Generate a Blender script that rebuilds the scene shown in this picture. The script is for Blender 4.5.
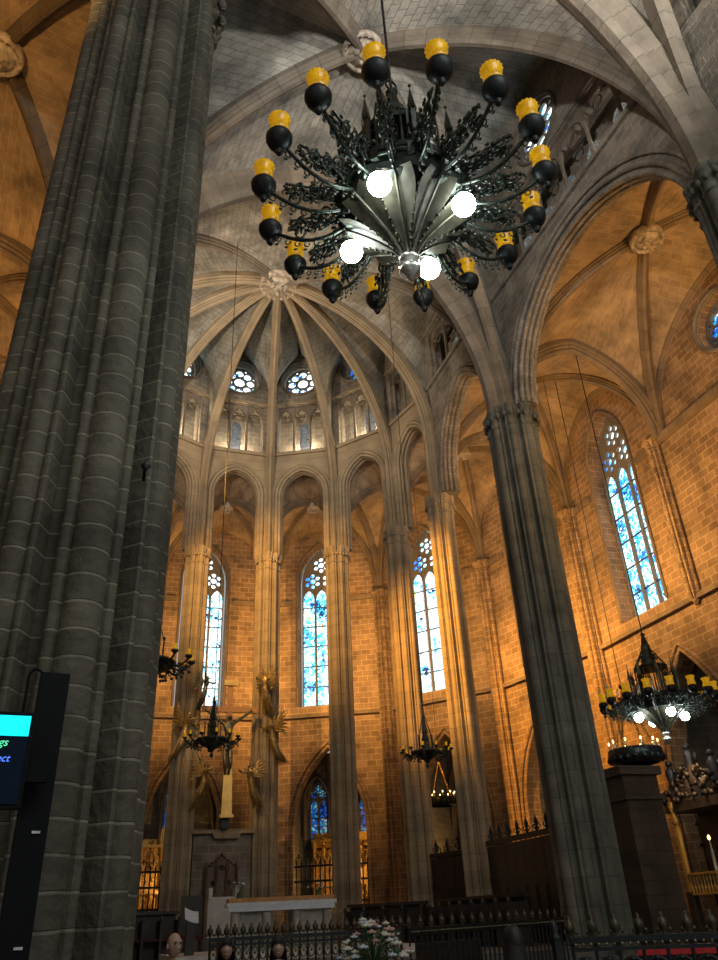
import bpy, math, random
from mathutils import Vector, Matrix
from mathutils.geometry import tessellate_polygon
random.seed(7)
PI = math.pi
for o in list(bpy.data.objects): bpy.data.objects.remove(o)
SC = bpy.context.scene
COL = SC.collection

# ------------------------------------------------------------------ camera, world, exposure
cam = bpy.data.cameras.new('camera'); cam.sensor_fit = 'HORIZONTAL'; cam.sensor_width = 36; cam.lens = 36*760/718
cam.clip_end = 200
co = bpy.data.objects.new('camera', cam); COL.objects.link(co)
u = Vector((-66, 1315, -760)).normalized()
F = Vector((0, 0, -1)); F = (F - F.dot(u)*u).normalized(); R = F.cross(u)
yaw = math.radians(19.5)
Fw = Vector((math.sin(yaw), math.cos(yaw), 0)); Rw = Vector((math.cos(yaw), -math.sin(yaw), 0)); Zw = Vector((0, 0, 1))
cols = [R[i]*Rw + F[i]*Fw + u[i]*Zw for i in range(3)]
m = Matrix.Identity(4)
for i in range(3):
    for j in range(3): m[j][i] = cols[i][j]
m.translation = Vector((-4.49, 0, 1.6))
co.matrix_world = m; SC.camera = co
SC.view_settings.view_transform = 'Standard'; SC.view_settings.look = 'None'
SC.view_settings.gamma = 1; SC.view_settings.use_curve_mapping = False
SC.view_settings.exposure = 0.12
W = bpy.data.worlds.new('world'); SC.world = W; W.use_nodes = True
W.node_tree.nodes['Background'].inputs[0].default_value = (.80, .84, .84, 1)
W.node_tree.nodes['Background'].inputs[1].default_value = .42

def lamp(kind, name, loc, energy, color, size=.1, target=None, angle=60, blend=.6):
    l = bpy.data.lights.new(name, kind); l.energy = energy; l.color = color
    if kind == 'AREA': l.size = size
    else: l.shadow_soft_size = size
    if kind == 'SPOT': l.spot_size = math.radians(angle); l.spot_blend = blend
    o = bpy.data.objects.new(name, l); COL.objects.link(o); o.location = loc
    if target is not None: o.rotation_euler = (Vector(target)-Vector(loc)).to_track_quat('-Z', 'Y').to_euler()
    return o
ORANGE = (1, .56, .17); AMBER = (1, .62, .22); WHITE = (1, .93, .82); COOL = (.75, .88, 1)
RI, RO, YC = 6.45, 12.0, 22.2
T = PI/7
def pol(r, k):      # k in bay units from the apse axis
    return (r*math.sin(k*T), YC + r*math.cos(k*T))
# floodlights standing behind the apse pillars and above the aisle piers, aimed outwards and up
for k in (-2.5, -1.5, -.5, .5, 1.5, 2.5, 3.5):
    x, y = pol(RI+.95, k); x2, y2 = pol(RO, k)
    lamp('SPOT', 'ambulatory_floodlight', (x, y, 10.6), 680, ORANGE, .12, (x2, y2, 12.4), 150, .7)
for x, y in ((7.9, 17.3), (-7.9, 17.3)):
    lamp('SPOT', 'aisle_floodlight', (x, y, 10.5), 1250, ORANGE, .12, (12.2*(1 if x > 0 else -1), 19, 13.5), 160, .6)
lamp('SPOT', 'aisle_floodlight', (9.4, 6.0, 11.5), 2000, ORANGE, .2, (10.5, 14.0, 17.0), 130, .7)
lamp('SPOT', 'aisle_floodlight', (-8.3, 5.0, 12.5), 1500, ORANGE, .2, (-8.6, 11, 18.8), 140, .7)
lamp('SPOT', 'sanctuary_floodlight', (-4.9, 17.7, 15.2), 25000, (1, .47, .08), .12, (6.4, 22.4, 9.8), 36, .9)
lamp('SPOT', 'sanctuary_floodlight', (-4.9, 17.9, 15.2), 9500, (1, .54, .14), .12, (1.8, 28.0, 12.5), 46, .9)
lamp('SPOT', 'vault_floodlight', (-4.8, 17.9, 15.6), 2600, (1, .86, .66), .2, (1.5, 24.5, 23), 95, .9)
lamp('SPOT', 'vault_floodlight', (5.5, .5, 15.3), 4200, (.95, .95, .92), .3, (-2.0, 12, 24), 100, .9)
lamp('SPOT', 'vault_floodlight', (-4.0, 2.6, 15.5), 3600, (.95, .95, .92), .3, (2.5, 15, 24), 100, .9)
# daylight of the west end, behind the camera
lamp('AREA', 'west_daylight', (1, -8, 17), 900, (.95, .97, .9), 9, (0, 16, 14))

# ------------------------------------------------------------------ materials
def nodes(name):
    mt = bpy.data.materials.new(name); mt.use_nodes = True
    nt = mt.node_tree; b = nt.nodes['Principled BSDF']; return mt, nt, b
def setsock(b, **kw):
    for k, v in kw.items():
        k = k.replace('_', ' ')
        if k in b.inputs: b.inputs[k].default_value = v
def stone(name, c1, c2, mortar, bw=.62, bh=.36, ms=.022, dirt=.5, bump=.5):
    mt, nt, b = nodes(name); N = nt.nodes; L = nt.links
    uv = N.new('ShaderNodeUVMap')
    n0 = N.new('ShaderNodeTexNoise'); n0.inputs['Scale'].default_value = 1.3; L.new(uv.outputs[0], n0.inputs['Vector'])
    mix = N.new('ShaderNodeMixRGB'); mix.blend_type = 'ADD'; mix.inputs[0].default_value = .05
    L.new(uv.outputs[0], mix.inputs[1]); L.new(n0.outputs['Color'], mix.inputs[2])
    br = N.new('ShaderNodeTexBrick'); L.new(mix.outputs[0], br.inputs['Vector'])
    br.inputs['Scale'].default_value = 1; br.inputs['Brick Width'].default_value = bw; br.inputs['Row Height'].default_value = bh
    br.inputs['Mortar Size'].default_value = ms; br.inputs['Mortar Smooth'].default_value = .4
    br.inputs['Color1'].default_value = (*c1, 1); br.inputs['Color2'].default_value = (*c2, 1); br.inputs['Mortar'].default_value = (*mortar, 1)
    tc = N.new('ShaderNodeTexCoord'); n1 = N.new('ShaderNodeTexNoise'); n1.inputs['Scale'].default_value = .9; n1.inputs['Detail'].default_value = 8
    n1.inputs['Roughness'].default_value = .65
    L.new(tc.outputs['Object'], n1.inputs['Vector'])
    rp = N.new('ShaderNodeValToRGB'); rp.color_ramp.elements[0].position = .32; rp.color_ramp.elements[1].position = .68
    rp.color_ramp.elements[0].color = (1-dirt,)*3+(1,); rp.color_ramp.elements[1].color = (1.15, 1.12, 1.08, 1)
    L.new(n1.outputs[0], rp.inputs[0])
    n2 = N.new('ShaderNodeTexNoise'); n2.inputs['Scale'].default_value = 9; n2.inputs['Detail'].default_value = 4
    L.new(tc.outputs['Object'], n2.inputs['Vector'])
    mu = N.new('ShaderNodeMixRGB'); mu.blend_type = 'MULTIPLY'; mu.inputs[0].default_value = 1
    L.new(br.outputs['Color'], mu.inputs[1]); L.new(rp.outputs[0], mu.inputs[2])
    L.new(mu.outputs[0], b.inputs['Base Color'])
    ad = N.new('ShaderNodeMath'); ad.operation = 'MULTIPLY_ADD'; L.new(br.outputs['Fac'], ad.inputs[0]); ad.inputs[1].default_value = -.6; L.new(n2.outputs[0], ad.inputs[2])
    bp = N.new('ShaderNodeBump'); bp.inputs['Strength'].default_value = bump; bp.inputs['Distance'].default_value = .04
    L.new(ad.outputs[0], bp.inputs['Height']); L.new(bp.outputs[0], b.inputs['Normal'])
    b.inputs['Roughness'].default_value = .85
    return mt
def plain(name, c, rough=.6, metal=0, emit=0, var=.25, scale=14, **kw):
    mt, nt, b = nodes(name); N = nt.nodes; L = nt.links
    tc = N.new('ShaderNodeTexCoord'); n = N.new('ShaderNodeTexNoise'); n.inputs['Scale'].default_value = scale; n.inputs['Detail'].default_value = 4
    L.new(tc.outputs['Object'], n.inputs['Vector'])
    rp = N.new('ShaderNodeValToRGB'); rp.color_ramp.elements[0].position = .3; rp.color_ramp.elements[1].position = .7
    rp.color_ramp.elements[0].color = (*[v*(1-var) for v in c], 1); rp.color_ramp.elements[1].color = (*[min(1, v*(1+var)) for v in c], 1)
    L.new(n.outputs[0], rp.inputs[0]); L.new(rp.outputs[0], b.inputs['Base Color'])
    b.inputs['Roughness'].default_value = rough; b.inputs['Metallic'].default_value = metal
    for k_, v_ in kw.items(): b.inputs[k_.replace('_', ' ')].default_value = v_
    if emit: b.inputs['Emission Color'].default_value = (*c, 1); b.inputs['Emission Strength'].default_value = emit
    return mt
def glass(name, stops, strength, scale=9, lead=.035, bars=True):
    mt, nt, b = nodes(name); N = nt.nodes; L = nt.links
    uv = N.new('ShaderNodeUVMap')
    v = N.new('ShaderNodeTexVoronoi'); v.inputs['Scale'].default_value = scale; L.new(uv.outputs[0], v.inputs['Vector'])
    ve = N.new('ShaderNodeTexVoronoi'); ve.feature = 'DISTANCE_TO_EDGE'; ve.inputs['Scale'].default_value = scale; L.new(uv.outputs[0], ve.inputs['Vector'])
    sep = N.new('ShaderNodeSeparateColor'); L.new(v.outputs['Color'], sep.inputs[0])
    big = N.new('ShaderNodeTexNoise'); big.inputs['Scale'].default_value = .9; L.new(uv.outputs[0], big.inputs['Vector'])
    ad = N.new('ShaderNodeMath'); ad.operation = 'MULTIPLY_ADD'; L.new(sep.outputs[0], ad.inputs[0]); ad.inputs[1].default_value = .62
    m2 = N.new('ShaderNodeMath'); m2.operation = 'MULTIPLY_ADD'; L.new(big.outputs[0], m2.inputs[0]); m2.inputs[1].default_value = 1.6; m2.inputs[2].default_value = -.62
    L.new(m2.outputs[0], ad.inputs[2])
    rp = N.new('ShaderNodeValToRGB'); cr = rp.color_ramp; cr.interpolation = 'CONSTANT'
    while len(cr.elements) < len(stops): cr.elements.new(.5)
    for e, (p, c) in zip(cr.elements, stops): e.position = p; e.color = (*c, 1)
    L.new(ad.outputs[0], rp.inputs[0])
    st = N.new('ShaderNodeMath'); st.operation = 'GREATER_THAN'; L.new(ve.outputs['Distance'], st.inputs[0]); st.inputs[1].default_value = lead
    mu = N.new('ShaderNodeMixRGB'); mu.blend_type = 'MULTIPLY'; mu.inputs[0].default_value = 1
    L.new(rp.outputs[0], mu.inputs[1]); L.new(st.outputs[0], mu.inputs[2])
    L.new(mu.outputs[0], b.inputs['Emission Color']); b.inputs['Emission Strength'].default_value = strength
    b.inputs['Base Color'].default_value = (.02, .02, .03, 1); b.inputs['Roughness'].default_value = .3
    return mt
M = {}
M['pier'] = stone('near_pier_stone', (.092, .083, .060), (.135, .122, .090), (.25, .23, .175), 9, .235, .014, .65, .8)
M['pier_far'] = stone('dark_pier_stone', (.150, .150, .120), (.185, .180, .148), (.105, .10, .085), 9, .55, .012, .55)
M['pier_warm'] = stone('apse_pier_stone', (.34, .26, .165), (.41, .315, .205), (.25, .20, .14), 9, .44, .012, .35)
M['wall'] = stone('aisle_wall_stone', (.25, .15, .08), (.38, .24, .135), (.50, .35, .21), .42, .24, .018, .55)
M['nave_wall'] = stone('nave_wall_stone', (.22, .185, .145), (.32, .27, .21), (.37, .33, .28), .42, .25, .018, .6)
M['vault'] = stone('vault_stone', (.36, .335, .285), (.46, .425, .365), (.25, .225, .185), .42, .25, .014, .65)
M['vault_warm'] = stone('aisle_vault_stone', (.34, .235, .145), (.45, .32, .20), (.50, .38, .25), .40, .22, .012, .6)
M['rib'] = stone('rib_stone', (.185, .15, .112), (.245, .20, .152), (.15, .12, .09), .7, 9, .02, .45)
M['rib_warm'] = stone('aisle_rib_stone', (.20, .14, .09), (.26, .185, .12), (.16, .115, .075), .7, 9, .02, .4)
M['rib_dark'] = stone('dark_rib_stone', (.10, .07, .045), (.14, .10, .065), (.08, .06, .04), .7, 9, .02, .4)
M['boss'] = plain('boss_stone', (.42, .34, .26), .8, var=.5, scale=6)
M['trac'] = plain('tracery_stone', (.17, .145, .12), .85)
M['lead'] = plain('lead', (.02, .022, .028), .5)
M['iron'] = plain('wrought_iron', (.022, .026, .026), .45, .6)
M['iron_green'] = plain('patinated_bronze', (.045, .055, .045), .4, .7, var=.5)
M['bronze'] = plain('old_bronze', (.16, .14, .085), .35, .85, var=.6, scale=20)
M['finial'] = plain('dark_worn_brass', (.075, .062, .04), .5, .6, var=.5, scale=30)
M['gold'] = plain('gilded_wood', (.52, .30, .08), .38, .75, var=.5, scale=25)
M['gilt'] = plain('gilt_plain', (.62, .38, .10), .4, .6, var=.2, scale=3)
M['bowl'] = plain('dark_bronze_leaf', (.055, .050, .032), .55, .35, var=.6, scale=9)
M['goldang'] = plain('gilded_bronze', (.36, .24, .09), .4, .6, var=.5, scale=12)
M['amber'] = plain('amber_glass', (.72, .34, .006), .22, 0, .36, .75, 13)
M['globe'] = plain('lit_globe', (.90, 1.0, .97), .3, 0, 36, 0)
M['flame'] = plain('candle_flame', (1, .62, .18), .5, 0, 8, 0)
M['silver'] = plain('silvered_metal', (.55, .55, .5), .3, .8, var=.4)
M['wood'] = plain('dark_walnut', (.028, .017, .012), .5, var=.5)
M['brown'] = plain('carved_walnut', (.10, .05, .028), .5, var=.5)
M['darkstone'] = stone('brown_pier_stone', (.085, .058, .038), (.11, .075, .05), (.06, .04, .03), .5, .3, .012)
M['crosswood'] = plain('cross_wood', (.45, .21, .055), .5)
M['marble'] = plain('pale_marble', (.52, .50, .46), .45, var=.15, scale=3)
M['altarstone'] = plain('altar_stone', (.30, .28, .25), .6, var=.3, scale=4)
M['cloth'] = plain('white_cloth', (.62, .66, .72), .8, var=.08)
M['floor'] = stone('floor_stone', (.11, .10, .095), (.15, .135, .125), (.07, .065, .06), .9, .9, .012, .3, .1)
M['black'] = plain('black_plastic', (.002, .0025, .004), .6, Specular_IOR_Level=.15)
M['cyan'] = plain('screen_cyan', (0, .85, .95), .4, 0, 1.05, 0)
M['scrblue'] = plain('screen_navy', (.001, .004, .010), .5, 0, .6, .1, Specular_IOR_Level=.1)
M['txtg'] = plain('screen_green_text', (.1, .9, .45), .4, 0, .9, 0)
M['txtb'] = plain('screen_blue_text', (.08, .22, 1), .4, 0, 1.1, 0)
M['red'] = plain('red_velvet', (.45, .02, .025), .8)
M['darkred'] = plain('dark_red_cloth', (.07, .008, .012), .8)
M['skin'] = plain('skin', (.42, .26, .19), .6, var=.1)
M['hairb'] = plain('dark_hair', (.012, .010, .010), .6)
M['hairg'] = plain('grey_hair', (.28, .26, .25), .7)
M['shirt'] = plain('pale_blue_shirt', (.34, .40, .46), .8)
M['coat'] = plain('dark_coat', (.02, .022, .03), .8)
M['coat2'] = plain('brown_coat', (.06, .04, .035), .8)
M['leaf'] = plain('leaf_green', (.05, .10, .04), .6, var=.4)
M['petal'] = plain('white_petal', (.62, .60, .52), .7, var=.1)
M['petalp'] = plain('pink_petal', (.50, .30, .26), .7, var=.1)
M['petalb'] = plain('pale_blue_petal', (.50, .56, .66), .7, var=.1)
WT, CY, TE, BL, DB = (.86, .98, 1.0), (.30, .82, 1.0), (.04, .48, .66), (.02, .16, .75), (.004, .02, .12)
M['g1'] = glass('stained_glass_pale', [(0, DB), (.10, TE), (.22, CY), (.34, WT), (.86, (.9, .75, .2)), (.90, TE), (.97, WT)], 2.4)
M['g2'] = glass('stained_glass_teal', [(0, DB), (.12, BL), (.2, TE), (.42, CY), (.60, WT), (.88, (.85, .6, .08)), (.93, (.6, .05, .04)), (.97, WT)], 2.0, 10, .025)
M['g3'] = glass('stained_glass_white', [(0, DB), (.06, TE), (.12, CY), (.20, WT), (.93, (.05, .6, .4)), (.97, (.9, .7, .2))], 1.9, 7, .02)
M['g4'] = glass('stained_glass_azure', [(0, DB), (.10, BL), (.20, (.02, .36, .85)), (.34, TE), (.44, CY), (.56, WT), (.96, (.1, .7, .3))], 2.0, 11, .025)
M['go'] = glass('rose_glass', [(0, DB), (.10, BL), (.25, CY), (.38, WT)], 2.6, 6, .02)
M['gh'] = glass('window_head_glass', [(0, BL), (.22, (.1, .5, .95)), (.36, CY), (.5, WT)], 2.6, 5, .01)
M['gob'] = glass('rose_glass_blue', [(0, DB), (.22, BL), (.5, TE), (.64, CY), (.74, WT), (.95, (.9, .5, .1))], 1.1, 9, .05)
M['gc'] = glass('chapel_glass_blue', [(0, DB), (.25, BL), (.55, TE), (.68, (.5, .05, .03)), (.74, CY), (.92, WT)], .42, 9, .05)
M['gd'] = glass('clerestory_glass', [(0, (.30, .34, .34)), (.4, (.5, .55, .52)), (.7, (.6, .6, .5))], .30, 5, .03)

# ------------------------------------------------------------------ mesh builder
class MB:
    def __init__(s): s.v = []; s.f = []; s.uv = []; s.sm = []
    def quad(s, pts, uvs=None, smooth=False):
        b = len(s.v); s.v += [tuple(p) for p in pts]; s.f.append(tuple(range(b, b+len(pts)))); s.uv.append(uvs); s.sm.append(smooth)
    def grid(s, rows, uvs=None, close=False, smooth=True):
        b = len(s.v); nr = len(rows); nc = len(rows[0])
        for r in rows: s.v += [tuple(p) for p in r]
        for i in range(nr-1):
            for j in range(nc if close else nc-1):
                j2 = (j+1) % nc
                s.f.append((b+i*nc+j, b+i*nc+j2, b+(i+1)*nc+j2, b+(i+1)*nc+j)); s.sm.append(smooth)
                if uvs:
                    if close and j2 == 0:
                        du = uvs[i][1][0]-uvs[i][0][0] if nc > 1 else 0
                        e0 = (uvs[i][j][0]+du, uvs[i][j][1]); e1 = (uvs[i+1][j][0]+du, uvs[i+1][j][1])
                        s.uv.append([uvs[i][j], e0, e1, uvs[i+1][j]])
                    else: s.uv.append([uvs[i][j], uvs[i][j2], uvs[i+1][j2], uvs[i+1][j]])
                else: s.uv.append(None)
    def cap(s, ring, flip=False):
        b = len(s.v); s.v += [tuple(p) for p in ring]; f = list(range(b, b+len(ring)))
        s.f.append(tuple(f[::-1] if flip else f)); s.uv.append(None); s.sm.append(False)
    def box(s, c, d, rz=0, rx=0, ry=0, taper=1):
        x, y, z = [q/2 for q in d]; rot = Matrix.Rotation(rz, 3, 'Z') @ Matrix.Rotation(ry, 3, 'Y') @ Matrix.Rotation(rx, 3, 'X')
        P = []
        for sz in (-1, 1):
            t = taper if sz > 0 else 1
            for sx, sy in ((-1, -1), (1, -1), (1, 1), (-1, 1)): P.append(Vector(c)+rot @ Vector((sx*x*t, sy*y*t, sz*z)))
        b = len(s.v); s.v += [tuple(p) for p in P]
        for f in ((3, 2, 1, 0), (4, 5, 6, 7), (0, 1, 5, 4), (1, 2, 6, 5), (2, 3, 7, 6), (3, 0, 4, 7)):
            s.f.append(tuple(b+i for i in f)); s.uv.append(None); s.sm.append(False)
    def tube(s, path, r, n=6, closed=False, smooth=True):
        P = [Vector(p) for p in path]; L = len(P)
        rs = r if isinstance(r, (list, tuple)) else [r]*L
        rows = []; prev = None
        for i in range(L):
            a = P[i-1] if (i or closed) else P[0]; b = P[(i+1) % L] if (i < L-1 or closed) else P[-1]
            t = (b-a)
            if t.length < 1e-9: t = Vector((0, 0, 1))
            t.normalize()
            if prev is None:
                prev = t.orthogonal().normalized()
                if abs(t.z) < .9: prev = t.cross(Vector((0, 0, 1))).normalized()
            prev = (prev - prev.dot(t)*t)
            if prev.length < 1e-6: prev = t.orthogonal()
            prev.normalize(); bn = t.cross(prev)
            rows.append([P[i]+rs[i]*(math.cos(2*PI*k/n)*prev+math.sin(2*PI*k/n)*bn) for k in range(n)])
        if closed: rows.append(rows[0])
        s.grid(rows, None, True, smooth)
        if not closed: s.cap(rows[0], True); s.cap(rows[-1])
    def lathe(s, prof, c=(0, 0, 0), n=16, sq=None, smooth=True, ph=0, lob=0, nl=8):
        rows = []
        for r, z in prof:
            rows.append([(c[0]+r*(1+lob*math.cos(nl*2*PI*k/n))*math.cos(2*PI*k/n+ph), c[1]+r*(1+lob*math.cos(nl*2*PI*k/n))*math.sin(2*PI*k/n+ph), c[2]+z) for k in range(n)])
        s.grid(rows, None, True, smooth)
        if prof[0][0] > 1e-3: s.cap(rows[0], True)
        if prof[-1][0] > 1e-3: s.cap(rows[-1])
    def ball(s, c, r, n=10, sc=(1, 1, 1)):
        rows = []
        k = n//2+1
        for i in range(k+1):
            a = PI*i/k
            rows.append([(c[0]+sc[0]*r*math.sin(a)*math.cos(2*PI*j/n), c[1]+sc[1]*r*math.sin(a)*math.sin(2*PI*j/n), c[2]-sc[2]*r*math.cos(a)) for j in range(n)])
        s.grid(rows, None, True)
    def panel(s, fr, outer, holes=(), d0=0, d1=.3, back=True, rims=True):
        """flat slab: fr=(origin, udir, ndir); 2D loops in (s, z)"""
        o, ud, nd = fr
        P = lambda q, d: o+ud*q[0]+Vector((0, 0, q[1]))+nd*d
        loops = [outer]+list(holes)
        tr = tessellate_polygon([[Vector((q[0], q[1], 0)) for q in l] for l in loops])
        flat = [q for l in loops for q in l]
        for d in ((d0, d1) if back else (d0,)):
            b = len(s.v); s.v += [tuple(P(q, d)) for q in flat]
            for t in tr: s.f.append(tuple(b+i for i in t)); s.uv.append([flat[i] for i in t]); s.sm.append(False)
        if rims:
            for l in loops:
                acc = 0
                for i in range(len(l)):
                    a, c = l[i], l[(i+1) % len(l)]; w = math.hypot(c[0]-a[0], c[1]-a[1])
                    s.quad([P(a, d0), P(c, d0), P(c, d1), P(a, d1)], [(d0, acc), (d0, acc+w), (d1, acc+w), (d1, acc)]); acc += w
    def sweep(s, path, side, prof, closedprof=True, v0=0):
        """prof: (side, inward) pairs; inward = towards the concave side"""
        P = [Vector(p) for p in path]; rows = []; uvs = []; acc = 0
        pl = [0]
        for i in range(1, len(prof)+1):
            a, b = prof[i-1], prof[i % len(prof)]; pl.append(pl[-1]+math.hypot(a[0]-b[0], a[1]-b[1]))
        for i in range(len(P)):
            t = (P[min(i+1, len(P)-1)]-P[max(i-1, 0)]).normalized()
            nrm = t.cross(side).normalized()
            if i: acc += (P[i]-P[i-1]).length
            rows.append([P[i]+side*a+nrm*b for a, b in prof]+[P[i]+side*prof[0][0]+nrm*prof[0][1]])
            uvs.append([(acc+v0, q) for q in pl])
        s.grid(rows, uvs, False, False)
        s.cap(rows[0][:-1]); s.cap(rows[-1][:-1], True)
    def build(s, name, mat, parent=None, loc=None):
        me = bpy.data.meshes.new(name); me.from_pydata(s.v, [], s.f)
        ul = me.uv_layers.new(name='UVMap'); V = me.vertices
        data = [0.0]*(2*len(me.loops))
        for p, q in zip(me.polygons, s.uv):
            n = p.normal
            if q is None:
                if abs(n.z) > .8: a, b = Vector((1, 0, 0)), Vector((0, 1, 0))
                else: a = Vector((-n.y, n.x, 0)).normalized(); b = Vector((0, 0, 1))
            for k, li in enumerate(p.loop_indices):
                if q is None:
                    c = V[me.loops[li].vertex_index].co; data[2*li] = c.dot(a); data[2*li+1] = c.dot(b)
                else: data[2*li] = q[k][0]; data[2*li+1] = q[k][1]
        ul.data.foreach_set('uv', data)
        me.polygons.foreach_set('use_smooth', s.sm)
        me.materials.append(M[mat] if isinstance(mat, str) else mat)
        me.update()
        o = bpy.data.objects.new(name, me); COL.objects.link(o)
        if parent: o.parent = parent
        if loc: o.location = loc
        return o
def tag(o, label=None, cat=None, group=None, kind=None):
    if label: o['label'] = label
    if cat: o['category'] = cat
    if group: o['group'] = group
    if kind: o['kind'] = kind
    return o
def empty(name, loc=(0, 0, 0), rz=0, **kw):
    o = bpy.data.objects.new(name, None); COL.objects.link(o); o.location = loc; o.rotation_euler = (0, 0, rz)
    return tag(o, **kw)
def copytree(o, parent=None):
    c = o.copy(); COL.objects.link(c)
    if parent is not None: c.parent = parent
    for ch in list(o.children): copytree(ch, c)
    return c
def frame(p0, p1, z=0):
    a = Vector((p0[0], p0[1], z)); b = Vector((p1[0], p1[1], z)); ud = (b-a).normalized()
    return (a, ud, Vector((ud.y, -ud.x, 0)), (b-a).length)     # nd: to the right of the walk
def arc2(xc, hw, z0, z1, n=10):
    """pointed or round arch outline points from left spring to right spring"""
    L = [(x, z) for x, z in half(hw, z1-z0, n)]
    left = [(xc-hw+x, z0+z) for x, z in L]
    return left+[(xc+hw-x, z0+z) for x, z in L[::-1]][1:]
def half(a, h, n):
    pts = []
    if h >= a*1.001:
        r = (a*a+h*h)/(2*a); th = math.asin(min(1, h/r))
        for i in range(n+1):
            t = th*i/n; pts.append((r-r*math.cos(t), r*math.sin(t)))
    else:
        for i in range(n+1):
            t = PI/2*i/n; pts.append((a*(1-math.cos(t)), h*math.sin(t)))
    return pts
def hc(p, q, z0, z1, stilt=0, n=20, start=0):
    """half arch curve in 3D from above plan point p to above q"""
    p = Vector(p[:2]); q = Vector(q[:2]); d = (q-p); a = d.length; d.normalize()
    raw = [Vector((p.x, p.y, z0))] if stilt > 0 else []
    for x, z in half(a, z1-z0-stilt, 30): raw.append(Vector((p.x+d.x*x, p.y+d.y*x, z0+stilt+z)))
    ls = [0]
    for i in range(1, len(raw)): ls.append(ls[-1]+(raw[i]-raw[i-1]).length)
    out = []; j = 0
    for i in range(n+1):
        t = ls[-1]*i/n
        while j < len(raw)-2 and ls[j+1] < t: j += 1
        f = 0 if ls[j+1] == ls[j] else (t-ls[j])/(ls[j+1]-ls[j]); out.append(raw[j].lerp(raw[j+1], min(1, max(0, f))))
    return out
def ribprof(w, d, top=.12):
    h = w/2
    return [(-h, -top), (-h, d*.25), (-h*.72, d*.38), (-h*.78, d*.5), (-h*.45, d*.62), (-h*.5, d*.8), (-h*.22, d), (h*.22, d), (h*.5, d*.8), (h*.45, d*.62), (h*.78, d*.5), (h*.72, d*.38), (h, d*.25), (h, -top)]
def add_rib(mb, curve, w, d, flip=1):
    h = Vector((curve[-1].x-curve[0].x, curve[-1].y-curve[0].y, 0)).normalized()
    side = Vector((-h.y, h.x, 0))
    # tangent x side must point towards the concave side (down and inwards)
    t = (curve[-1]-curve[-2]).normalized()
    if t.cross(side).z > 0: side = -side
    mb.sweep(curve, side, ribprof(w, d))
def add_web(mb, A, B, k=5, v0=0):
    n = len(A); rows = []; uvs = []; acc = 0
    for i in range(n):
        if i: acc += ((A[i]+B[i])/2-(A[i-1]+B[i-1])/2).length
        w = (B[i]-A[i]).length
        rows.append([A[i].lerp(B[i], j/k) for j in range(k+1)]); uvs.append([(w*j/k, acc) for j in range(k+1)])
    mb.grid(rows, uvs)
NV = [0]
def vault(corners, boss, edges, spring, mats, rw=.34, rd=.34, label=None, bossr=.5, dstilt=0, ribs_on=None):
    """corners plan points ccw; boss (x,y,z); edges: per edge (apex z, stilt, transverse width or 0)"""
    web = MB(); n = len(corners); C = []
    root = None
    for i, c in enumerate(corners): C.append(hc(c, boss, spring, boss[2], dstilt))
    E = []
    for i in range(n):
        a, b = corners[i], corners[(i+1) % n]; ap, st, tw = edges[i]; mid = ((a[0]+b[0])/2, (a[1]+b[1])/2)
        e0, e1 = hc(a, mid, spring, ap, st), hc(b, mid, spring, ap, st); E.append((e0, e1))
        add_web(web, C[i], e0); add_web(web, C[(i+1) % n], e1)
    root = web.build('ceiling', mats[0]); tag(root, kind='structure')
    for i in range(n):
        mb = MB(); add_rib(mb, C[i], rw, rd); mb.build('rib', mats[1], root)
        ap, st, tw = edges[i]
        if tw:
            for e in E[i]:
                mb = MB(); add_rib(mb, e, tw, tw*.75); mb.build('transverse_rib', mats[1], root)
    if bossr: keystone(boss, bossr, root)
    return root
def keystone(b, r, parent):
    mb = MB(); c = (b[0], b[1], b[2]-.42)
    mb.lathe([(r*.9, .3), (r, .2), (r, .06), (r*.92, 0), (r*.8, .02), (r*.78, .06), (r*.66, .06), (r*.64, 0), (0, -.02)], c, 28)
    o = mb.build('keystone', 'boss', parent)
    mb = MB()
    for k in range(16):
        a = 2*PI*k/16; mb.ball((c[0]+r*.86*math.cos(a), c[1]+r*.86*math.sin(a), c[2]), r*.075, 6)
    mb.ball((c[0], c[1]+.05*r, c[2]-.03), r*.22, 8, (1, .8, .28)); mb.ball((c[0], c[1]+r*.36, c[2]-.05), r*.12, 8)
    mb.ball((c[0]+r*.34, c[1]-r*.1, c[2]-.03), r*.2, 8, (.7, 1.3, .5)); mb.ball((c[0]-r*.34, c[1]-r*.1, c[2]-.03), r*.2, 8, (.7, 1.3, .5))
    mb.build('keystone_relief', 'boss', parent)

# ------------------------------------------------------------------ pillars
def section(R, n=160, ph=0, big=4):
    """clustered pier outline: rolls on a core"""
    rolls = []
    for q in range(8):
        a = 2*PI*q/8
        if q % 2 == 0: rolls += [(a, R*.82, R*.18), (a-.275, R*.85, R*.058), (a+.275, R*.85, R*.058)]
        else: rolls += [(a, R*.86, R*.115), (a-.20, R*.86, R*.05), (a+.20, R*.86, R*.05)]
    out = []
    for k in range(n):
        t = 2*PI*k/n; best = R*.68
        for a, d, r in rolls:
            dd = (t-a+PI) % (2*PI)-PI
            s = d*math.sin(dd)
            if abs(s) < r and abs(dd) < 1: best = max(best, d*math.cos(dd)+math.sqrt(r*r-s*s))
        out.append((best*math.cos(t+ph), best*math.sin(t+ph)))
    return out
def ringstack(mb, sec, layers, n=None):
    per = [0]
    for i in range(1, len(sec)): per.append(per[-1]+math.hypot(sec[i][0]-sec[i-1][0], sec[i][1]-sec[i-1][1]))
    rows = []; uvs = []
    for sc, off, z in layers:
        row = []
        for x, y in sec:
            r = math.hypot(x, y); f = sc+off/r; row.append((x*f, y*f, z))
        rows.append(row); uvs.append([(p, z) for p in per])
    mb.grid(rows, uvs, True, False)
    mb.cap(rows[0], True); mb.cap(rows[-1])
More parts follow.
